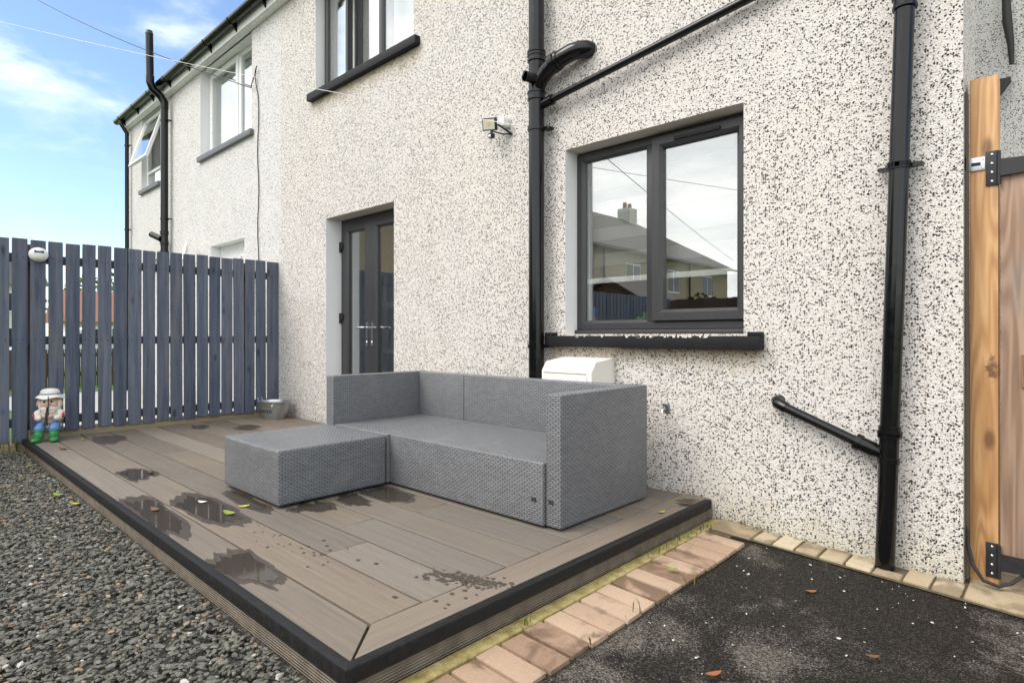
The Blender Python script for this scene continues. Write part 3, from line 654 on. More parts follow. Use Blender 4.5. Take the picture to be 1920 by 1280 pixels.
# satellite dish on the neighbour's wall
sdsh = thing('satellite_dish', 'white oval dish seen edge-on beside the neighbouring back door', 'dish', (-9.6, YW - .2, 2.1))
lathe('dish', [(.005, .0), (.12, .012), (.2, .045), (.205, .05), (.2, .055), (.1, .02), (.01, .008)], (0, 0, 0), 'white_paint', None, 24)
dsh = bpy.data.objects['dish']; dsh.parent = sdsh; dsh.location = (0.12, .02, .08); dsh.rotation_euler = (R(80), 0, R(-12)); dsh.scale = (.8, .8, 1)
tube('mast', [(-9.6, YW, 2.05), (-9.6, YW - .12, 2.05), (-9.55, YW - .17, 2.13)], .016, 'white_paint', sdsh, 10)

# ------------------------------------------------------------------ meter box, floodlight, tap
mb = thing('gas_meter_box', 'off-white sloping-topped meter box on the wall behind the sofa', 'meter box', (-2.37, 3.2, .2))
prism('housing', [(YW - .002, .18), (YW - .002, .80), (YW - .215, .775), (YW - .262, .715), (YW - .262, .18)], -2.575, -2.17, 0, 'meter_white', mb)
box('door', (-2.565, -2.205, YW - .272, YW - .261, .20, .695), 'meter_white', mb, .004)
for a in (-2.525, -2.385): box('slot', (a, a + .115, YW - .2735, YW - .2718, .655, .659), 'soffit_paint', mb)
box('seam', (-2.56, -2.21, YW - .2645, YW - .2605, .697, .704), 'base_timber', mb)
fl = thing('floodlight', 'small black floodlight with sensor and white junction box on the wall', 'floodlight', (-3.17, YW, 2.53))
fl.scale = (.74, .74, .74)
box('junction_box', (-3.165, -3.095, YW - .10, YW, 2.545, 2.64), 'white_upvc', fl, .014, 3)
rt = Matrix.Rotation(R(14), 3, 'Z') @ Matrix.Rotation(R(18), 3, 'X') @ Matrix.Rotation(R(6), 3, 'Y'); pv = (-3.235, YW - .16, 2.57)
hsn = box('housing', (-3.315, -3.155, YW - .18, YW - .14, 2.51, 2.635), 'black_iron', fl, .005, 2, False, rt, pv)
box('glass_face', (-3.302, -3.168, YW - .1835, YW - .1795, 2.522, 2.623), 'lamp_face', hsn, 0, 2, False, rt, pv)
box('led_chip', (-3.255, -3.212, YW - .1850, YW - .1834, 2.556, 2.59), 'lamp_chip', hsn, 0, 2, False, rt, pv)
tube('bracket_arm', [(-3.15, YW - .13, 2.56), (-3.07, YW - .02, 2.475), (-3.07, YW, 2.475)], .010, 'black_iron', fl, 8); tube('bracket_arm', [(-3.22, YW - .13, 2.505), (-3.13, YW - .06, 2.47), (-3.07, YW, 2.475)], .008, 'black_iron', fl, 8)
box('sensor', (-3.245, -3.185, YW - .19, YW - .13, 2.425, 2.475), 'black_iron', fl, .012, 3); box('sensor_lens', (-3.238, -3.192, YW - .196, YW - .18, 2.422, 2.456), 'galvanised', fl, .01, 3)
box('neck', (-3.225, -3.205, YW - .165, YW - .145, 2.47, 2.515), 'black_iron', fl, .003)
tp = thing('outside_tap', 'small weathered tap on the wall just right of the sofa arm', 'tap', (-1.80, YW, .49))
tp.scale = (.62, .62, .62)
tube('spout', [(-1.79, YW, .50), (-1.79, YW - .05, .505), (-1.79, YW - .085, .49), (-1.79, YW - .09, .45)], .012, 'galvanised', tp, 10); ell('wheel', [((-1.79, YW - .05, .545), (.028, .028, .008))], 'black_iron', tp); tube('stem', [(-1.79, YW - .05, .505), (-1.79, YW - .05, .545)], .007, 'galvanised', tp, 8)
box('back_plate', (-1.825, -1.755, YW - .012, YW, .465, .545), 'grey_sill', tp, .004)

# ------------------------------------------------------------------ deck
DX0, DX1, DY0 = -6.90, -1.48, .90
deck = thing('deck', 'raised brown composite deck with black edging along the house wall', 'deck', (-4.2, 2.1, -.12))
PIT = .219; g = .011; th = .024
def board(xa, xb, ya, yb, mat='decking_x'): return box('board', (xa, xb, ya, yb, -th, 0), mat, deck, .0025, 1)
XB = DX1 - .19
# mitred front board and end board
fr_joint = -2.62
prism('board', [(DX0, DY0 + .025), (-3.55, DY0 + .025), (-3.55, 1.108 - g / 2), (DX0, 1.108 - g / 2)], -th, 0, 2, 'decking_x', deck)
prism('board', [(-3.545, DY0 + .025), (DX1 - .027, DY0 + .025), (XB - .003, 1.108 - g / 2 - .004), (-3.545, 1.108 - g / 2)][:4], -th, 0, 2, 'decking_x', deck)
prism('border_board', [(DX1 - .022, DY0 + .032), (DX1 - .022, YW - .01), (XB + .001, YW - .01), (XB + .001, 1.112)], -th, 0, 2, 'decking_y', deck)
cuts = {0: [-3.9, -6.1], 1: [-2.35], 2: [-2.62, -5.3], 3: [-4.4], 4: [-2.55], 5: [-5.7], 6: [-3.2, -6.0], 7: [-4.9], 8: [-3.9], 9: [-5.4]}
random.seed(5)
for k in range(10):
    ya = 1.108 + PIT * k + g / 2; yb = min(1.108 + PIT * (k + 1) - g / 2, YW - .004)
    xs = [DX0] + sorted(cuts[k]) + [XB - .003]
    for a, b in zip(xs, xs[1:]): board(a, b - .003, ya, yb)
box('subframe', (DX0 + .01, DX1 - .06, DY0 + .06, YW - .02, -.11, -.03), 'dark_rubber', deck)
# black nosing, front and end; fascia boards below
def nose(pts, lo, hi, axis): return prism('edge_trim', pts, lo, hi, axis, 'black_trim', deck, 40)
y = DY0
pr = [(y + .036, .002), (y + .036, .006), (y + .010, .006), (y + .003, .003), (y, -.004), (y, -.043), (y + .007, -.047), (y + .010, -.043), (y + .010, .001)]
bm = bmesh.new(); nn = len(pr)
v0 = [bm.verts.new((DX0 - .03, a, b)) for a, b in pr]; v1 = [bm.verts.new((DX1 - (a - y) , a, b)) for a, b in pr]
for i in range(nn): bm.faces.new((v0[i], v1[i], v1[(i + 1) % nn], v0[(i + 1) % nn]))
bm.faces.new(v0); bm.faces.new(v1); bmesh.ops.recalc_face_normals(bm, faces=bm.faces); from_bm('edge_trim', bm, 'black_trim', deck, auto=40)
bm = bmesh.new()
v0 = [bm.verts.new((DX1 - (a - y) + .0005, a + .0005, b)) for a, b in pr]; v1 = [bm.verts.new((DX1 - (a - y) + .0005, YW - .06, b)) for a, b in pr]
for i in range(nn): bm.faces.new((v0[i], v1[i], v1[(i + 1) % nn], v0[(i + 1) % nn]))
bm.faces.new(v0); bm.faces.new(v1); bmesh.ops.recalc_face_normals(bm, faces=bm.faces); from_bm('edge_trim', bm, 'black_trim', deck, auto=40)
box('fascia', (DX0, DX1 - .021, DY0 + .020, DY0 + .042, -.17, -.012), 'fascia', deck, .003)
box('fascia', (DX1 - .042, DX1 - .020, DY0 + .043, YW - .004, -.17, -.012), 'fascia', deck, .003)

# ------------------------------------------------------------------ edging bricks and setts
kb = tag(box('kerb', (-1.487, -1.421, -1.2, 3.30, -.22, -.104), 'mossy_concrete', None, .008), kind='structure')
bed = tag(sheet('brick_edging', -1.43, -1.18, -1.2, 3.32, lambda x, y: gz(x) - .012, 'joint_sand'), kind='structure')
def piece_mesh(name, lx, ly, h, bev, seed):
    rr = random.Random(seed); bm = bmesh.new(); add_box(bm, -lx / 2, lx / 2, -ly / 2, ly / 2, -h, 0, bev, 2)
    for v in bm.verts: v.co += Vector((rr.uniform(-1, 1), rr.uniform(-1, 1), rr.uniform(-1, 1))) * bev * .25
    bm.normal_update(); me = bpy.data.meshes.new(name); bm.to_mesh(me); bm.free()
    for p in me.polygons: p.use_smooth = True
    try: me.set_sharp_from_angle(angle=R(40))
    except Exception: pass
    return me
bms = [piece_mesh('brick', .222, .1005, .06, .006, s) for s in range(4)]
for m in bms: m.materials.append(M['brick_paver'])
k = 0; yy = -1.1
while yy < 3.06:
    o = bpy.data.objects.new('brick', bms[k % 4]); col.objects.link(o); o.parent = bed
    o.location = (-1.306 + random.uniform(-.004, .004), yy, gz(-1.306) + random.uniform(-.002, .004)); o.rotation_euler = (random.uniform(-.012, .012), R(2.86) + random.uniform(-.008, .008), random.uniform(-.012, .012) + (math.pi if k % 2 else 0) * 0)
    k += 1; yy += .1135
bed2 = tag(sheet('sett_edging', -1.43, 1.2, 3.12, 3.62, lambda x, y: gz(x) - .007, 'joint_sand'), kind='structure')
sx = [-1.435, -1.205, -1.105, -.995, -.885, -.768, -.655, -.535, -.43, -.318, -.10, .12, .34, .56]
for i, (a, b) in enumerate(zip(sx, sx[1:])):
    w_ = b - a - .009; back = YW - .002 if b < -.3 else 3.38; front = 3.145 if b < -.3 else 3.14
    if i == 0: front = 3.125
    if i == 6: front = 3.145; back = 3.225
    me = piece_mesh('sett', w_, back - front, .06, .009, 40 + i); me.materials.append(M['sett'])
    o = bpy.data.objects.new('sett', me); col.objects.link(o); o.parent = bed2; o.location = ((a + b) / 2, (front + back) / 2, gz((a + b) / 2) + .003 + random.uniform(-.002, .002)); o.rotation_euler = (0, R(2.86), random.uniform(-.01, .01))
for i in range(7):
    me = piece_mesh('sett', .21, .20, .06, .008, 80 + i); me.materials.append(M['sett'])
    o = bpy.data.objects.new('sett', me); col.objects.link(o); o.parent = bed2; xx = -.21 + .22 * i; o.location = (xx, 3.488, gz(xx) + .002); o.rotation_euler = (0, R(2.86), random.uniform(-.01, .01))

# ------------------------------------------------------------------ sofa and ottoman
sofa = thing('rattan_sofa', 'grey woven rattan corner sofa without cushions against the wall', 'sofa', (-2.8, 2.65, 0))
def wick(name, d, parent, bev=.008): return box(name, d, 'wicker', parent, bev, 3, True)
SZ, AZ, Z0 = .322, .662, .014
wick('armrest', (-1.864, -1.770, 2.242, 3.05, Z0, AZ), sofa)
wick('armrest', (-3.866, -3.775, 2.196, 3.05, Z0, AZ), sofa)
wick('backrest', (-3.772, -3.246, 2.955, 3.049, SZ - .02, AZ - .003), sofa); wick('backrest', (-3.243, -1.867, 2.955, 3.049, SZ - .02, AZ - .003), sofa)
wick('seat', (-3.772, -3.140, 2.205, 2.953, Z0, SZ), sofa); wick('seat', (-3.136, -1.867, 2.225, 2.953, Z0, SZ), sofa)
for fx, fy_ in ((-1.82, 2.30), (-1.82, 3.0), (-3.82, 3.0), (-3.2, 2.3)): lathe('foot', [(.02, -.001), (.02, .02)], (fx, fy_, 0), 'dark_rubber', sofa, 10)
for (a, y_, z_) in ((-1.94, 2.2235, .125), (-1.845, 2.2405, .125)):
    for k in range(3): box('strap_loop', (a + k * .012, a + k * .012 + .005, y_ - .002, y_ + .003, z_, z_ + .02), 'dark_rubber', sofa)
ott = thing('rattan_ottoman', 'low square grey rattan footstool pushed against the sofa front', 'ottoman', (-3.49, 1.84, 0))
bm = bmesh.new(); add_box(bm, -3.858, -3.128, 1.487, 2.193, Z0, SZ, .016, 3)
bmesh.ops.subdivide_edges(bm, edges=[e for e in bm.edges if e.calc_length() > .25], cuts=7, use_grid_fill=True)
for v in bm.verts:
    u_ = (v.co.x + 3.493) / .365; w_ = (v.co.y - 1.84) / .353
    if v.co.z > SZ - .03: v.co.z -= .012 * (1 - u_ * u_) * (1 - w_ * w_) * ((v.co.z - SZ + .03) / .03) + .006 * (1 - u_ * u_) * ((v.co.z - SZ + .03) / .03)
from_bm('woven_body', bm, 'wicker', ott, uvm=True, auto=40)
for fx, fy_ in ((-3.8, 1.55), (-3.19, 1.55), (-3.8, 2.13), (-3.19, 2.13)): lathe('foot', [(.02, -.001), (.02, .02)], (fx, fy_, 0), 'dark_rubber', ott, 10)

# ------------------------------------------------------------------ slatted fence
FX = -6.95
fence = thing('slatted_fence', 'slate-blue painted vertical slat fence at the end of the deck', 'fence', (FX, 2, 0))
edges = [(.705, .812), (.836, .941), (.967, 1.073), (1.101, 1.205), (1.229, 1.334), (1.36, 1.461), (1.49, 1.596), (1.621, 1.728), (1.748, 1.857), (1.879, 1.983), (2.009, 2.116), (2.136, 2.245), (2.265, 2.376), (2.4, 2.507), (2.528, 2.635), (2.659, 2.772), (2.79, 2.9), (2.921, 3.025), (3.047, 3.156), (3.181, 3.312)]
yy = .69
while yy > -6: edges.append((yy - .105, yy)); yy -= .131
random.seed(11)
for i, (a, b) in enumerate(edges):
    zt = 1.826 + random.uniform(-.006, .006); zb_ = (.045 + random.uniform(-.006, .006)) if a > .95 else (-.03 if a > .82 else -.09)
    rt = Matrix.Rotation(random.uniform(-.004, .004), 3, 'X')
    box('slat', (FX - .020, FX, a - .003, b + .003, zb_, zt), 'fence_paint', fence, .0025, 1, False, rt)
scr = bmesh.new(); bmesh.ops.create_uvsphere(scr, u_segments=8, v_segments=5, radius=.0045); scm = bpy.data.meshes.new('screw'); scr.to_mesh(scm); scr.free(); scm.materials.append(M['black_iron'])
for (a, b) in edges[:20]:
    for z in (1.655, .90):
        for t in (.27, .73):
            o = bpy.data.objects.new('screw', scm); col.objects.link(o); o.parent = fence; o.location = Vector((FX + .001, a + (b - a) * t + random.uniform(-.004, .004), z + random.uniform(-.012, .012))) - Vector(fence.location)
for z in (1.655, .90, .15): box('rail', (FX - .062, FX - .0185, -6, YW - .01, z - .04, z + .04), 'rail_paint', fence, .004)
for y_ in (.953, 2.90, -1.0, -2.9, -4.8): box('post', (FX - .145, FX - .063, y_ - .045, y_ + .045, -.3, 1.79), 'post_brown', fence, .005)
box('gravel_board', (FX - .055, FX - .0200, .86, YW - .01, -.14, .075), 'base_timber', fence, .004)
box('gravel_board', (FX - .05, FX + .03, -6, .86, -.16, -.03), 'base_timber', fence, .004)
sl_ = thing('solar_lamp', 'round white solar lamp with dark panel fixed near the fence top', 'solar light', (FX, 1.02, 1.69))
bm = bmesh.new(); add_ell(bm, (FX + .02, 1.02, 1.692), (.036, .075, .066), None, 22, 12); from_bm('shell', bm, 'white_upvc', sl_, True)
box('solar_panel', (FX + .040, FX + .052, .985, 1.055, 1.705, 1.735), 'window_dark', sl_, .003, 2, False, Matrix.Rotation(R(-40), 3, 'Y'))
bm = bmesh.new(); add_ell(bm, (FX + .022, 1.02, 1.668), (.036, .062, .04), None, 18, 10); from_bm('diffuser', bm, 'lamp_face', sl_, True)

# ------------------------------------------------------------------ gate and post
post = thing('gate_post', 'tall fresh pine gate post with rust stain at the house corner', 'post', (-.27, 3.46, -.17))
box('timber', (-.318, -.216, 3.415, 3.515, -.20, 2.115), 'pine_post', post, .004)
box('rust_stain', (-.262, -.228, 3.4145, 3.4149, .75, .86), 'rust', post) if False else None
br_ = thing('fixing_bracket', 'galvanised steel angle bracket tying the pine post to the wall', 'bracket', (-.32, 3.41, 1.72))
box('plate', (-.325, -.262, 3.408, 3.4135, 1.695, 1.755), 'galvanised', br_, .002); box('slot', (-.312, -.278, 3.4068, 3.4083, 1.717, 1.732), 'dark_rubber', br_); box('return_plate', (-.331, -.326, 3.36, 3.4135, 1.695, 1.755), 'galvanised', br_)
for (a, z) in ((-.27, 1.745), (-.27, 1.705)): ell('screw', [((a, 3.407, z), (.004, .002, .004))], 'chrome', br_)
prism('foam_seal', [(-.332, -.15), (-.316, -.15), (-.317, .6), (-.320, 1.2), (-.322, 2.05), (-.332, 2.05)], 3.36, 3.42, 1, 'foam', post)
gate = thing('garden_gate', 'weathered brown timber gate hinged on the pine post', 'gate', (.3, 3.45, -.1))
box('stile', (-.210, -.125, 3.425, 3.47, -.10, 1.70), 'gate_wood', gate, .004); box('stile', (.78, .86, 3.425, 3.47, -.10, 1.70), 'gate_wood', gate, .004)
for z in (.72, 1.55, .02): box('rail', (-.138 if z == .72 else -.122, .778, 3.412 if z == .72 else 3.43, 3.47, z, z + .145), 'gate_wood', gate, .004)
for k in range(9): box('board', (-.124 + k * .1005, -.028 + k * .1005, 3.472, 3.492, -.08, 1.68), 'pine' if k % 3 == 0 else 'gate_wood', gate, .003)
for z0_ in (1.62, -.135):
    h = box('hinge_plate', (-.260, -.216, 3.408, 3.4145, z0_, z0_ + .155), 'black_iron', gate, .002)
    zs = z0_ + .075
    prism('hinge_strap', [(-.214, zs - .038), (-.214, zs + .038), (.25, zs + .018), (.27, zs), (.25, zs - .018)], 3.403, 3.4105, 1, 'black_iron', gate)
    tube('hinge_pin', [(-.214, 3.408, zs - .075), (-.214, 3.408, zs + .075)], .008, 'black_iron', gate, 10)
    for k in range(4): ell('screw', [((-.238, 3.407, z0_ + .018 + k * .04), (.006, .003, .006))], 'chrome', gate)
tag(tube('cable', [(-.325, 3.37, .12), (-.318, 3.36, .0), (-.30, 3.35, -.08), (-.262, 3.34, -.135), (-.21, 3.345, -.148), (-.17, 3.38, -.135), (-.13, 3.42, -.10), (-.10, 3.5, -.09)], .008, 'cable_black', None, 8), 'black cable looping round the foot of the gate post', 'cable')

# ------------------------------------------------------------------ overhead lines
def sagline(a, b, sag, n=24): 
    a, b = Vector(a), Vector(b); return [a.lerp(b, i / n) - Vector((0, 0, sag * 4 * (i / n) * (1 - i / n))) for i in range(n + 1)]
tag(tube('washing_line', sagline((-2.80, YW - .15, 2.43), (-11.9, 1.287, 5.74), .05), .0028, 'cable_white', None, 6), 'thin white washing line running from the soil pipe across the sky', 'washing line')
tag(tube('phone_cable', sagline((-7.66, YW - .03, 4.13), (-17.2, 2.51, 8.62), .10), .007, 'cable_black', None, 6), 'thin dark cable strung from the neighbouring wall up across the sky', 'cable')
pts = [(-7.66, YW - .03, 4.13), (-7.60, YW - .05, 4.16), (-7.52, YW - .04, 4.26), (-7.50, YW - .03, 4.36), (-7.55, YW - .03, 4.30), (-7.56, YW - .012, 4.15)]
for k in range(20): pts.append((-7.50 + .02 * math.sin(k * 1.3) + .0006 * k, YW - .012, 4.0 - k * .2))
tag(tube('wall_cable', pts, .006, 'cable_black', None, 6), 'thin dark cable looping then dropping down the neighbouring wall', 'cable')
tag(tube('phone_cable', sagline((-7.3, -2, 5.3), (-12.4, -23, 4.75), .1), .009, 'cable_black', None, 6), 'overhead cable that shows as a steep line in the kitchen window', 'cable')
tag(tube('phone_cable', sagline((-18.7, -5.1, 8.5), (-2.7, -21.1, 5.2), .15), .009, 'cable_black', None, 6), 'overhead cable that shows as a flat line in the kitchen window', 'cable')

# ------------------------------------------------------------------ gnome
gn = thing('garden_gnome', 'seated garden gnome in white hat, blue trousers and green wellingtons by the fence', 'gnome', (-6.72, 1.06, 0))
gf = Vector((.93, -.37, 0)).normalized(); gs = Vector((-gf.y, gf.x, 0))                 # forward, and its own left side
GC = Vector((-6.75, 1.075, 0))
def gp(f, s, z): return GC + gf * f + gs * s + Vector((0, 0, z))
GR = Matrix((gf, gs, Vector((0, 0, 1)))).transposed()
def gell(name, lst, mat): return ell(name, [(gp(*c), r, GR @ (e.to_matrix() if e else Matrix.Identity(3))) for c, r, e in lst], mat, gn)
from mathutils import Euler
EU = lambda x=0, y=0, z=0: Euler((R(x), R(y), R(z)))
gell('coat', [((0, 0, .19), (.072, .088, .085), None), ((0, 0, .13), (.08, .095, .045), None), ((0, 0, .25), (.06, .075, .05), None)], 'gnome_coat')
for s in (-1, 1):
    gell('trouser_leg', [((.055, s * .048, .135), (.075, .042, .040), EU(0, 12)), ((.105, s * .052, .115), (.042, .042, .04), None)], 'gnome_blue')
    gell('boot', [((.115, s * .055, .06), (.040, .040, .052), None), ((.150, s * .065, .022), (.066, .036, .026), EU(0, 0, s * 8)), ((.105, s * .055, .10), (.043, .043, .012), None)], 'gnome_green')
    gell('sleeve', [((.02, s * .085, .235), (.040, .032, .045), EU(s * 20)), ((.05, s * .075, .205), (.055, .028, .028), EU(0, 0, -s * 25))], 'gnome_white')
    gell('sleeve_patch', [((.045, s * .108, .225), (.022, .010, .024), None)], 'gnome_red')
    gell('hand', [((.088, s * .024, .222), (.024, .020, .020), None)] + [((.104, s * (.012 + .009 * k), .222 + .004 * k), (.012, .0055, .006), EU(0, 20)) for k in range(4)], 'skin')
    gell('ear', [((.005, s * .082, .338), (.016, .014, .034), EU(s * 15))], 'skin')
    gell('eye', [((.067, s * .027, .352), (.006, .0085, .010), None)], 'eye_dark')
gell('head', [((.005, 0, .335), (.066, .074, .068), None), ((.045, -.036, .322), (.026, .028, .024), None), ((.045, .036, .322), (.026, .028, .024), None), ((.074, 0, .332), (.017, .016, .016), None)], 'skin')
gell('beard', [((.035, 0, .285), (.045, .070, .036), None), ((.045, 0, .262), (.034, .048, .034), None), ((-.005, .066, .32), (.035, .022, .058), None), ((-.005, -.066, .31), (.035, .020, .052), None)], 'gnome_white')
gell('mouth', [((.080, 0, .305), (.006, .020, .004), None)], 'gnome_red')
hat = lathe('hat', [(.110, -.014), (.112, -.010), (.085, .010), (.076, .016), (.070, .05), (.055, .066), (.02, .072)], tuple(gp(-.006, 0, .394)), 'gnome_white', gn, 26)
for v in hat.data.vertices:
    d_ = (v.co - (gp(-.006, 0, .394) - Vector(gn.location))); r_ = math.hypot(d_.x, d_.y)
    if r_ > .08: v.co.z += .008 * math.sin(4 * math.atan2(d_.y, d_.x) + .6)
lathe('hat_band', [(.0775, 0), (.0785, .002), (.0765, .014), (.0745, .0145)], tuple(gp(-.006, 0, .412)), 'gnome_band', gn, 26)
tube('clarinet', [gp(.086, 0, .30), gp(.110, 0, .25), gp(.128, 0, .17), gp(.132, 0, .145)], [.006, .008, .013, .020], 'dark_rubber', gn, 12)
tube('fishing_rod', [gp(.105, .012, .22), gp(.105, .012, .40)], .0035, 'dark_rubber', gn, 8)
box('belt', (-.0, .001, 0, .001, 0, .001), 'gnome_red', gn) if False else None
gell('belt', [((.0, 0, .155), (.079, .092, .010), None)], 'gnome_red')

# ------------------------------------------------------------------ zinc tub
tub = thing('zinc_tub', 'small oval zinc tub with side handles in the deck corner', 'tub', (-6.62, 3.11, 0))
TC = (-6.62, 3.11, 0); tr_ = R(28)
lathe('tub_wall', [(.118, .0), (.122, .006), (.142, .12), (.152, .186), (.157, .192), (.157, .198), (.150, .199), (.146, .186), (.138, .12), (.115, .012)], TC, 'zinc', tub, 36, 1.22, .9, tr_)
for s in (-1, 1):
    c = Vector((math.cos(tr_), math.sin(tr_), 0)) * s * .188; t_ = Vector((-math.sin(tr_), math.cos(tr_), 0))
    b_ = Vector(TC) + c
    tube('handle', [b_ + t_ * .035 + Vector((0, 0, .185)), b_ + c * .06 + t_ * .035 + Vector((0, 0, .235)), b_ + c * .06 - t_ * .035 + Vector((0, 0, .235)), b_ - t_ * .035 + Vector((0, 0, .185))], .004, 'galvanised', tub, 8)
tdir = Vector((math.sin(-tr_ * 0 + R(0)), -1, 0))
ell('rivet', [((TC[0] + .125, TC[1] - .088, .155), (.012, .012, .008))], 'white_upvc', tub)
cu = bpy.data.curves.new('lettering', 'FONT'); cu.body = 'FLOWER'; cu.size = .052; cu.align_x = 'CENTER'
to = bpy.data.objects.new('lettering_tmp', cu); col.objects.link(to)
dg = bpy.context.evaluated_depsgraph_get(); me = bpy.data.meshes.new_from_object(to.evaluated_get(dg)); bpy.data.objects.remove(to)
ct, st = math.cos(tr_), math.sin(tr_)
for v in me.vertices:
    zz = .072 + v.co.y; ang = R(-112) + v.co.x / .14; rad = .1225 + (zz - .006) * .165 + .0025
    x_, y_ = rad * 1.22 * math.cos(ang), rad * .9 * math.sin(ang)
    v.co = Vector((x_ * ct - y_ * st, x_ * st + y_ * ct, zz))
link('lettering', me, 'eye_dark', tub)

# ------------------------------------------------------------------ water on the deck
def blob(name, poly, mat, z, label, group='puddles'):
    """flat irregular water patch; outline smoothed and roughened"""
    P = [Vector((*p, 0)) for p in poly]; n = len(P); out = []
    for i in range(n):
        p0, p1, p2, p3 = P[i - 1], P[i], P[(i + 1) % n], P[(i + 2) % n]
        for k in range(22):
            t = k / 22; q_ = .5 * ((2 * p1) + (p2 - p0) * t + (2 * p0 - 5 * p1 + 4 * p2 - p3) * t * t + (3 * p1 - p0 - 3 * p2 + p3) * t ** 3)
            nv = noise.noise_vector(Vector((q_.x * 7, q_.y * 34, 0))); n2_ = noise.noise_vector(Vector((q_.x * 25, q_.y * 110, 3))); q_ = q_ + Vector((nv.x * .075 + n2_.x * .035, nv.y * .010 + n2_.y * .003, 0)); out.append(q_)
    c = sum(out, Vector()) / len(out)
    def flat(nm, pts, zz, mt, par):
        vs_, _, fs_, *_r = delaunay_2d_cdt([p.to_2d() for p in pts], [], [list(range(len(pts)))], 1, 1e-5)
        bm = bmesh.new(); bv = [bm.verts.new((p.x, p.y, zz)) for p in vs_]
        for f in fs_: bm.faces.new([bv[k] for k in f])
        bm.normal_update()
        for f in bm.faces:
            if f.normal.z < 0: f.normal_flip()
        return from_bm(nm, bm, mt, par)
    o = flat(name, out, z, 'damp_deck', None)
    if mat == 'puddle_water':
        core = []
        for p in out:
            w2 = noise.noise_vector(Vector((p.x * 9, p.y * 22, 7))); d2_ = p - c; core.append(Vector((c.x + d2_.x * (.76 + .14 * w2.x), c.y + d2_.y * (.78 + .14 * w2.x), 0)))
        flat('water', core, z + .0012, mat, o)
    return tag(o, label, 'puddle', group)
blob('puddle', [(-4.785, 1.121), (-4.843, 1.227), (-4.763, 1.301), (-4.563, 1.328), (-4.468, 1.265), (-4.401, 1.136), (-4.618, 1.125)], 'puddle_water', .0012, 'small dark puddle farthest along the deck toward the gnome')
blob('puddle', [(-3.965, 0.949), (-4.018, 1.037), (-3.93, 1.103), (-3.583, 1.089), (-3.265, 1.077), (-2.979, 1.003), (-3.099, 0.963), (-3.173, 0.923), (-3.472, 0.927), (-3.765, 0.94)], 'puddle_water', .0012, 'large ragged puddle on the outer deck board beside the black edging')
blob('puddle', [(-3.693, 1.123), (-3.856, 1.235), (-3.796, 1.32), (-3.569, 1.345), (-3.158, 1.331), (-3.024, 1.293), (-3.03, 1.197), (-3.168, 1.138), (-3.358, 1.13), (-3.541, 1.129)], 'puddle_water', .0012, 'large dark puddle on the second board with a green leaf')
blob('puddle', [(-3.735, 1.419), (-3.685, 1.495), (-3.435, 1.497), (-3.183, 1.482), (-3.124, 1.413), (-3.269, 1.383), (-3.533, 1.395)], 'puddle_water', .0012, 'dark puddle at the near foot of the rattan footstool')
blob('puddle', [(-2.657, 0.928), (-2.669, 1.105), (-2.493, 1.119), (-2.225, 1.089), (-2.182, 1.016), (-2.287, 0.975), (-2.389, 0.929), (-2.525, 0.926)], 'puddle_water', .0012, 'dark puddle at a board joint nearest the camera')
blob('puddle', [(-3.1, 1.514), (-3.124, 1.667), (-3.048, 1.764), (-2.925, 1.708), (-2.935, 1.621), (-3.026, 1.559)], 'puddle_water', .0012, 'shallow dark puddle just right of the footstool corner')
blob('puddle', [(-3.118, 1.82), (-3.133, 1.965), (-3.019, 1.941), (-2.863, 1.911), (-2.874, 1.817), (-2.964, 1.79)], 'puddle_water', .0012, 'dark ragged puddle halfway along the footstool side')
blob('puddle', [(-3.126, 1.993), (-3.134, 2.18), (-2.958, 2.188), (-2.808, 2.18), (-2.738, 2.067), (-2.839, 1.999), (-2.978, 1.979)], 'puddle_water', .0012, 'dark puddle where the footstool meets the sofa front')
blob('damp_patch', [(-6.533, 1.347), (-6.599, 1.564), (-6.365, 1.581), (-6.096, 1.425), (-6.195, 1.332)], 'damp_deck', .0012, 'dark damp board end near the fence, closest to the gnome', 'damp patches')
blob('damp_patch', [(-6.582, 2.204), (-6.683, 2.358), (-6.517, 2.362), (-6.387, 2.243)], 'damp_deck', .0012, 'small damp board end near the middle of the fence', 'damp patches')
blob('damp_patch', [(-6.186, 2.478), (-6.344, 2.674), (-6.127, 2.726), (-5.957, 2.553)], 'damp_deck', .0012, 'small damp patch in front of the zinc tub', 'damp patches')
blob('damp_patch', [(-1.609, 3.052), (-1.604, 3.19), (-1.533, 3.226), (-1.523, 3.061)], 'damp_deck', .0012, 'damp spot on the border board at the house wall', 'damp patches')
bm = bmesh.new(); random.seed(21)
def drop(x, y, r):
    n = 9; zd = .0014 + random.random() * .0009; vs_ = [bm.verts.new((x + r * 1.3 * math.cos(a * 2 * math.pi / n) * random.uniform(.7, 1.15), y + r * math.sin(a * 2 * math.pi / n) * random.uniform(.7, 1.15), zd)) for a in range(n)]; bm.faces.new(vs_)
for k in range(230):
    t = random.random(); drop(-1.861 + 0.292 * t + random.gauss(0, .028), 1.495 + 0.119 * t + random.gauss(0, .028), random.uniform(.003, .009))
for p in [(-2.508, 1.411), (-2.432, 1.385), (-2.37, 1.365), (-2.182, 1.386), (-2.094, 1.416), (-2.353, 1.315), (-2.334, 1.429), (-1.644, 1.364), (-1.589, 1.375), (-1.576, 1.349), (-1.775, 1.282), (-1.573, 1.497), (-1.582, 1.451), (-1.645, 1.441), (-1.547, 1.657), (-1.632, 1.493)]: drop(*p, random.uniform(.006, .011))
for k in range(24): t = random.random(); drop(-2.938 + 0.672 * t + random.gauss(0, .12), 1.246 + 0.061 * t + random.gauss(0, .05), random.uniform(.003, .007))
tag(from_bm('water_drops', bm, 'damp_deck'), 'scattered dark water drops on the near deck boards', 'water', kind='stuff')

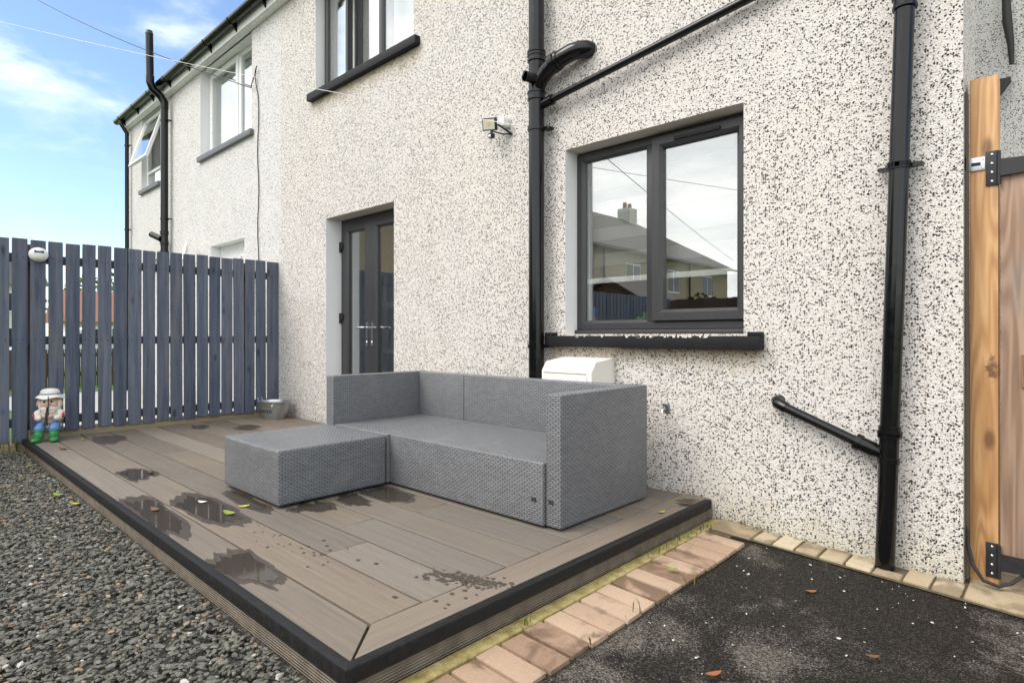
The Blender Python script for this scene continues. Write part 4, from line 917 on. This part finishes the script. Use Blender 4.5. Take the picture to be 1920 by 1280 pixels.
# ------------------------------------------------------------------ gravel
random.seed(2)
ico = bmesh.new(); bmesh.ops.create_icosphere(ico, subdivisions=1, radius=1); ico.verts.ensure_lookup_table()
IV = [v.co.copy() for v in ico.verts]; IF = [[v.index for v in f.verts] for f in ico.faces]; ico.free()
shapes = []
for k in range(10):
    rr = random.Random(k); shapes.append([v * rr.uniform(.72, 1.2) for v in IV])
verts, faces = [], []
def stone(x, y, z, s):
    a = random.uniform(0, 6.28); m = Matrix.Rotation(a, 3, 'Z') @ Matrix.Rotation(random.gauss(0, .45), 3, 'X') @ Matrix.Diagonal((s * random.uniform(.9, 1.5), s * random.uniform(.6, .95), s * random.uniform(.3, .55)))
    b_ = len(verts); p = Vector((x, y, z))
    for v in random.choice(shapes): verts.append(tuple(m @ v + p))
    for f in IF: faces.append((b_ + f[0], b_ + f[1], b_ + f[2]))
for k in range(42000):
    x = random.uniform(-6.9, -1.5); y = random.uniform(-.6, .893)
    if y < .05 * -x - .25: continue
    if x > -1.55 and y < .2: pass
    stone(x, min(y, .885), random.uniform(-.118, -.092), random.uniform(.006, .0145))
for k in range(5000): stone(random.uniform(-6.9, -1.5), random.uniform(-2.6, -.4), random.uniform(-.118, -.098), random.uniform(.012, .022))
me = bpy.data.meshes.new('gravel'); me.from_pydata(verts, [], faces); me.update()
tag(link('gravel', me, 'gravel_stone'), 'loose grey-green slate gravel in front of the deck', 'gravel', kind='stuff')
# white harl chips lying on the drive
verts, faces = [], []
for k in range(130):
    x = random.uniform(-1.15, .5); y = 3.12 - abs(random.gauss(0, .75))
    stone(x, y, gz(x) - .008, random.choice((.002, .003, .0035, .005, .0065)))
me = bpy.data.meshes.new('stone_chips'); me.from_pydata(verts, [], faces); me.update()
tag(link('stone_chips', me, 'white_chip'), 'tiny white stone chips scattered on the wet tarmac', 'stone chips', kind='stuff')

# ------------------------------------------------------------------ leaves, weeds
def leaf(x, y, z, l, mat, label, rz=None, curl=.25):
    bm = bmesh.new(); n = 7; rz = random.uniform(0, 6.28) if rz is None else rz; L_, Rr = [], []
    for i in range(n):
        t = i / (n - 1); w_ = l * .24 * math.sin(math.pi * min(1, t * .94 + .03)) ** .8; xx = (t - .5) * l; zz = curl * l * (t - .5) ** 2 * 2
        L_.append(bm.verts.new((xx, w_, zz + .18 * w_))); Rr.append((bm.verts.new((xx, 0, zz)), bm.verts.new((xx, -w_, zz + .18 * w_))))
    for i in range(n - 1):
        bm.faces.new((L_[i], Rr[i][0], Rr[i + 1][0], L_[i + 1])); bm.faces.new((Rr[i][0], Rr[i][1], Rr[i + 1][1], Rr[i + 1][0]))
    o = from_bm('fallen_leaf', bm, mat, None, True); o.location = (x, y, z + .003); o.rotation_euler = (random.uniform(-.1, .1), random.uniform(-.1, .1), rz)
    return tag(o, label, 'leaf', 'fallen leaves')
leaf(-3.241, 1.276, 0.002, .085, 'leaf_fresh', 'bright green leaf lying in the puddle by the footstool', .3)
leaf(-3.606, 1.028, 0.002, .07, 'leaf_brown', 'brown leaf curled at the rim of the large outer puddle', .2)
leaf(-3.568, 1.259, 0.002, .06, 'meter_white', 'pale leaf at the top edge of the puddle on the second board', .5)
leaf(-4.606, 1.287, 0.002, .06, 'leaf_brown', 'dark brown leaf in the farthest small puddle', .2)
leaf(-6.084, 1.056, 0.002, .09, 'leaf_brown', 'rust-brown leaf on the deck in front of the gnome', .5)
leaf(-6.505, 1.281, 0.002, .05, 'leaf_yellow', 'tiny yellow leaf at the fence foot beside the gnome', .5)
leaf(-3.314, 1.382, 0.002, .06, 'leaf_yellow', 'yellow leaf at the near foot of the footstool', 1.2)
leaf(-1.574, 2.857, 0.002, .05, 'leaf_yellow', 'yellow leaf on the border board near the sofa arm', 1.2)
leaf(-1.553, 3.09, 0.003, .06, 'leaf_brown', 'brown leaf on the damp spot by the house wall', .3)
leaf(-4.766, 0.804, -0.09, .10, 'leaf_fresh', 'green leaf lying on the gravel left of the deck', .4)
leaf(-4.451, 0.833, -0.09, .05, 'leaf_yellow', 'small yellow-green leaf on the gravel beside the black edging', .9)
leaf(-6.017, 0.838, -0.09, .05, 'leaf_yellow', 'yellow leaf on the gravel near the fence', .9)
leaf(-0.795, 2.726, -0.15, .055, 'leaf_orange', 'orange leaf in the middle of the wet tarmac', .9)
leaf(-0.816, 1.815, -0.13, .055, 'leaf_orange', 'long orange leaf on the tarmac at the bottom of the view', .9)
leaf(-1.285, 2.427, -0.1, .05, 'leaf_fresh', 'lime leaf lying on the brick edging', .7)
leaf(-0.479, 2.308, -0.145, .05, 'leaf_brown', 'small brown leaf on the dry grey tarmac', .7)
leaf(-6.50, 3.24, .008, .09, 'leaf_orange', 'orange leaf on the deck between the zinc tub and the wall', .7); leaf(-6.46, 3.27, .015, .06, 'red_paint', 'reddish leaf on the deck against the wall by the tub', 1.7)
def weeds(name, label, pts, hmin, hmax):
    bm = bmesh.new()
    for (x, y, z, n) in pts:
        for k in range(n):
            a = random.uniform(0, 6.28); h = random.uniform(hmin, hmax); ln = random.uniform(.15, .8) * h; p = Vector((x + random.gauss(0, .015), y + random.gauss(0, .02), z)); d_ = Vector((math.cos(a), math.sin(a), 0)); sd_ = Vector((-d_.y, d_.x, 0)) * random.uniform(.0015, .004)
            m_ = p + d_ * ln * .4 + Vector((0, 0, h * .7)); t_ = p + d_ * ln + Vector((0, 0, h))
            A, B, C, D, E_ = [bm.verts.new(v) for v in (p - sd_ * .6, p + sd_ * .6, m_ + sd_, m_ - sd_, t_)]; bm.faces.new((A, B, C, D)); bm.faces.new((D, C, E_))
    tag(from_bm(name, bm, 'leaf_green'), label, 'weeds', kind='stuff')
wpts = [(-1.44, 2.5 + .075 * k, -.118, 4 + k % 3) for k in range(9)] + [(-1.43, 1.62, -.115, 6), (-1.40, 1.60, -.115, 5), (-1.2, 1.98, -.12, 4), (-1.21, 1.72, -.12, 4), (-1.2, 2.4, -.12, 4)]
weeds('edging_weeds', 'small green weeds growing between the deck and the brick edging', wpts, .015, .06)
weeds('wall_weeds', 'tiny weeds at the foot of the pebble-dashed wall', [(-1.38 + .07 * k, YW - .01, gz(-1.3), 7) for k in range(4)] + [(-1.0, YW - .01, gz(-1.0), 4)], .01, .035)
weeds('fence_weeds', 'grass growing along the foot of the slatted fence', [(FX + .02, .5 + .05 * k, -.1, 10) for k in range(8)] + [(FX - .12, .7 + .1 * k, -.13, 14) for k in range(26)], .05, .16)

# ------------------------------------------------------------------ what shows through the fence slats
def gable_house(name, label, x, y, w, d, h, wall, roofm, rot=0, wins=()):
    t = thing(name, label, 'house', (x, y, -.3))
    bm = bmesh.new(); add_box(bm, x - d, x, y - w / 2, y + w / 2, -.3, h); from_bm('wall', bm, wall, t)
    prism('roof', [(x + .35, h - .1), (x + .35, h + .02), (x - d / 2, h + d * .32), (x - d - .35, h + .02), (x - d - .35, h - .1), (x - d / 2, h + d * .32 - .12)], y - w / 2 - .2, y + w / 2 + .2, 1, roofm, t) if False else None
    bm = bmesh.new(); v = [bm.verts.new(c) for c in ((x + .35, y - w / 2 - .2, h), (x + .35, y + w / 2 + .2, h), (x - d / 2, y + w / 2 + .2, h + d * .32), (x - d / 2, y - w / 2 - .2, h + d * .32), (x - d - .35, y + w / 2 + .2, h), (x - d - .35, y - w / 2 - .2, h))]
    bm.faces.new((v[0], v[1], v[2], v[3])); bm.faces.new((v[3], v[2], v[4], v[5])); bm.faces.new((v[1], v[4], v[2])); bm.faces.new((v[0], v[3], v[5])); bm.faces.new((v[0], v[5], v[4], v[1])); from_bm('roof', bm, roofm, t)
    for (ya, yb, za, zb2) in wins:
        wf_ = box('window', (x + .0, x + .05, ya, yb, za, zb2), 'white_upvc', t); box('pane', (x + .05, x + .06, ya + .08, (ya + yb) / 2 - .04, za + .08, zb2 - .08), 'window_dark', wf_); box('pane', (x + .05, x + .06, (ya + yb) / 2 + .04, yb - .08, za + .08, zb2 - .08), 'window_dark', wf_)
    return t
gable_house('cream_house', 'cream rendered house far beyond the slatted fence on the left', -42, 2.2, 8.4, 6, 3.7, 'cream_wall', 'roof_tile', 0, [(.2, 2, 2.2, 3.3), (3.6, 5.2, 2.2, 3.3), (3.4, 5.4, .2, 1.4), (0, 2, .2, 1.4)])
gable_house('low_garage', 'low red-brown roofed garage seen through the fence slats', -27, 7.2, 4.5, 4, 1.45, 'cream_wall', 'brick_red', 0, [])
def bush(name, label, c, r, n, cat='hedge'):
    t = thing(name, label, cat, (c[0], c[1], -.2)); rr = random.Random(name + str(c[0])); bm = bmesh.new()
    for k in range(n):
        d_ = Vector((rr.gauss(0, 1), rr.gauss(0, 1), rr.gauss(0, 1))).normalized(); q_ = .75 + .35 * noise.noise(d_ * 2.2 + Vector(c)); p = Vector(c) + Vector((d_.x * r[0], d_.y * r[1], d_.z * r[2])) * q_ * rr.uniform(.55, 1) ** .4
        s = rr.uniform(.05, .12); n1 = Vector((rr.gauss(0, 1), rr.gauss(0, 1), rr.gauss(0, 1))).normalized(); n2 = n1.orthogonal().normalized()
        bm.faces.new([bm.verts.new(p + n1 * s), bm.verts.new(p + n2 * s * .6), bm.verts.new(p - n1 * s), bm.verts.new(p - n2 * s * .6)])
    from_bm('crown', bm, 'leaf_green', t); tube('trunk', [(c[0], c[1], -.2), (c[0], c[1], c[2])], [.12, .05], 'post_brown', t, 8); return t
bush('garden_tree', 'yellow-green tree beyond the low garage behind the fence slats', (-33, 7.2, 2.0), (2.6, 2.6, 2.0), 2600, 'tree')
bush('garden_tree', 'green bush to the right behind the fence slats', (-36, 9.5, 1.8), (2.4, 2.2, 1.9), 2200, 'tree')
lf_ = thing('timber_fence', 'low brown timber boundary fence across the neighbouring garden', 'fence', (-15, 1, -.15))
yy = -6.0
while yy < 6.5: box('slat', (-15, -14.98, yy, yy + .125, -.12, .66), 'brown_fence', lf_); yy += .137
for z in (.1, .5): box('rail', (-15.05, -15.0, -6, 6.5, z, z + .08), 'brown_fence', lf_)
# parked car
car = thing('parked_car', 'silver car parked beyond the low timber fence', 'car', (-20.5, 4.4, -.25))
cx, cy_, cz_ = -20.5, 4.4, -.25
def carp(pts, x0, x1): return [(cy_ + a, cz_ + b) for a, b in pts]
prism('body', carp([(-2.05, .32), (-2.1, .62), (-1.95, .86), (-1.15, .96), (1.25, .98), (1.9, .9), (2.1, .62), (2.05, .32)], 0, 0), cx - .85, cx + .85, 0, 'car_paint', car, 30)
bm = bmesh.new(); add_prism(bm, carp([(-1.15, .95), (-.45, 1.42), (.75, 1.46), (1.55, .97)], 0, 0), cx - .72, cx + .72, 0); from_bm('cabin', bm, 'car_paint', car)
for pts in ([(-.95, .99), (-.4, 1.36), (.1, 1.38), (.1, .99)], [(.17, .99), (.17, 1.38), (.72, 1.39), (1.3, .99)]): prism('side_window', carp(pts, 0, 0), cx + .721, cx + .735, 0, 'window_dark', car)
for wy in (-1.3, 1.3):
    for sx_ in (-.8, .8):
        tube('wheel', [(cx + sx_ - .09, cy_ + wy, cz_ + .31), (cx + sx_ + .09, cy_ + wy, cz_ + .31)], .31, 'dark_rubber', car, 18)

# ------------------------------------------------------------------ what the windows mirror: terrace, fence and shed behind the camera
ter = thing('tan_terrace', 'tan rendered house with hipped tiled roof mirrored in the kitchen window', 'house', (-18.5, -15, -.3))
TX, TY0, TY1, TH = -14.6, -27.4, -3.0, 4.75
WN = [(TY0 + 2.0 + 3.9 * k, TY0 + 3.3 + 3.9 * k, z, z + 1.15) for k in range(6) for z in (.75, 3.1)]
bm = bmesh.new(); wall_mesh(bm, TY0, TY1, -.5, TH, WN, lambda u, z: (TX, u, z)); wall_mesh(bm, TX - 8, TX, -.5, TH, [], lambda u, z: (u, TY0, z)); wall_mesh(bm, TX - 8, TX, -.5, TH, [], lambda u, z: (u, TY1, z)); wall_mesh(bm, TY0, TY1, -.5, TH, [], lambda u, z: (TX - 8, u, z)); from_bm('wall', bm, 'harling_tan', ter)
bm = bmesh.new(); o_ = .4; zr = 7.6
v = [bm.verts.new(c) for c in ((TX + o_, TY0 - o_, TH), (TX + o_, TY1 + o_, TH), (TX - 8 - o_, TY1 + o_, TH), (TX - 8 - o_, TY0 - o_, TH), (TX - 4, TY0 + 4, zr), (TX - 4, TY1 - 4, zr))]
for f in ((0, 1, 5, 4), (1, 2, 5), (2, 3, 4, 5), (3, 0, 4), (3, 2, 1, 0)): bm.faces.new([v[i] for i in f])
rf = from_bm('roof', bm, 'roof_tile', ter)
for cyy in (TY0 + 4.6, TY1 - 6): box('chimney', (TX - 4.4, TX - 3.6, cyy - .4, cyy + .4, 6.9, 8.25), 'cream_wall', rf); 
for cyy in (TY0 + 4.6, TY1 - 6):
    for k in (-.25, .25): lathe('chimney_pot', [(.13, 0), (.11, .35)], (TX - 4, cyy + k, 8.25), 'brick_red', rf, 10)
box('gutter', (TX + o_, TX + o_ + .1, TY0 - o_, TY1 + o_, TH - .08, TH + .03), 'black_pvc', ter)
for (ya, yb, za, zb2) in WN:
    bm = bmesh.new(); add_box(bm, TX - .08, TX - .02, ya, yb, za, zb2); wf_ = from_bm('window', bm, 'white_upvc', ter)
    for a, b in ((ya + .07, (ya + yb) / 2 - .04), ((ya + yb) / 2 + .04, yb - .07)): box('pane', (TX - .02, TX - .01, a, b, za + .07, zb2 - .07), 'window_dark', wf_)
for yy in (TY0 + 5, TY0 + 13): tube('downpipe', [(TX + .1, yy, -.3), (TX + .1, yy, TH)], .05, 'black_pvc', ter, 8)
bf = thing('garden_fence', 'dark brown board fence behind the viewer mirrored low in the kitchen window', 'fence', (-4, -6.2, -.2))
xx = -13.5
while xx < 4: box('slat', (xx, xx + .13, -6.22, -6.2, -.2, 1.80 + .01 * math.sin(xx * 9)), 'brown_fence', bf); xx += .136
for z in (.2, 1.3): box('rail', (-13.5, 4, -6.26, -6.22, z, z + .08), 'brown_fence', bf)
sh = thing('garden_shed', 'dark timber shed with felt roof mirrored in the left window pane', 'shed', (-10, -9.2, -.2))
bm = bmesh.new(); add_box(bm, -11.2, -8.8, -10.2, -8.0, -.5, 1.95); from_bm('wall', bm, 'brown_fence', sh)
prism('roof', [(-11.4, 1.92), (-10, 2.7), (-8.6, 1.92), (-8.6, 1.86), (-10, 2.62), (-11.4, 1.86)], -10.4, -7.8, 1, 'roof_tile', sh); prism('gable', [(-11.2, 1.95), (-10, 2.6), (-8.8, 1.95)], -8.05, -8.0, 1, 'post_brown', sh)
box('door', (-10.4, -9.6, -8.0, -7.96, -.3, 1.8), 'post_brown', sh)
bush('garden_hedge', 'rounded hedge behind the viewer mirrored beside the tan house', (-9.2, -12.8, 1.0), (2.6, 1.5, 1.6), 3000)
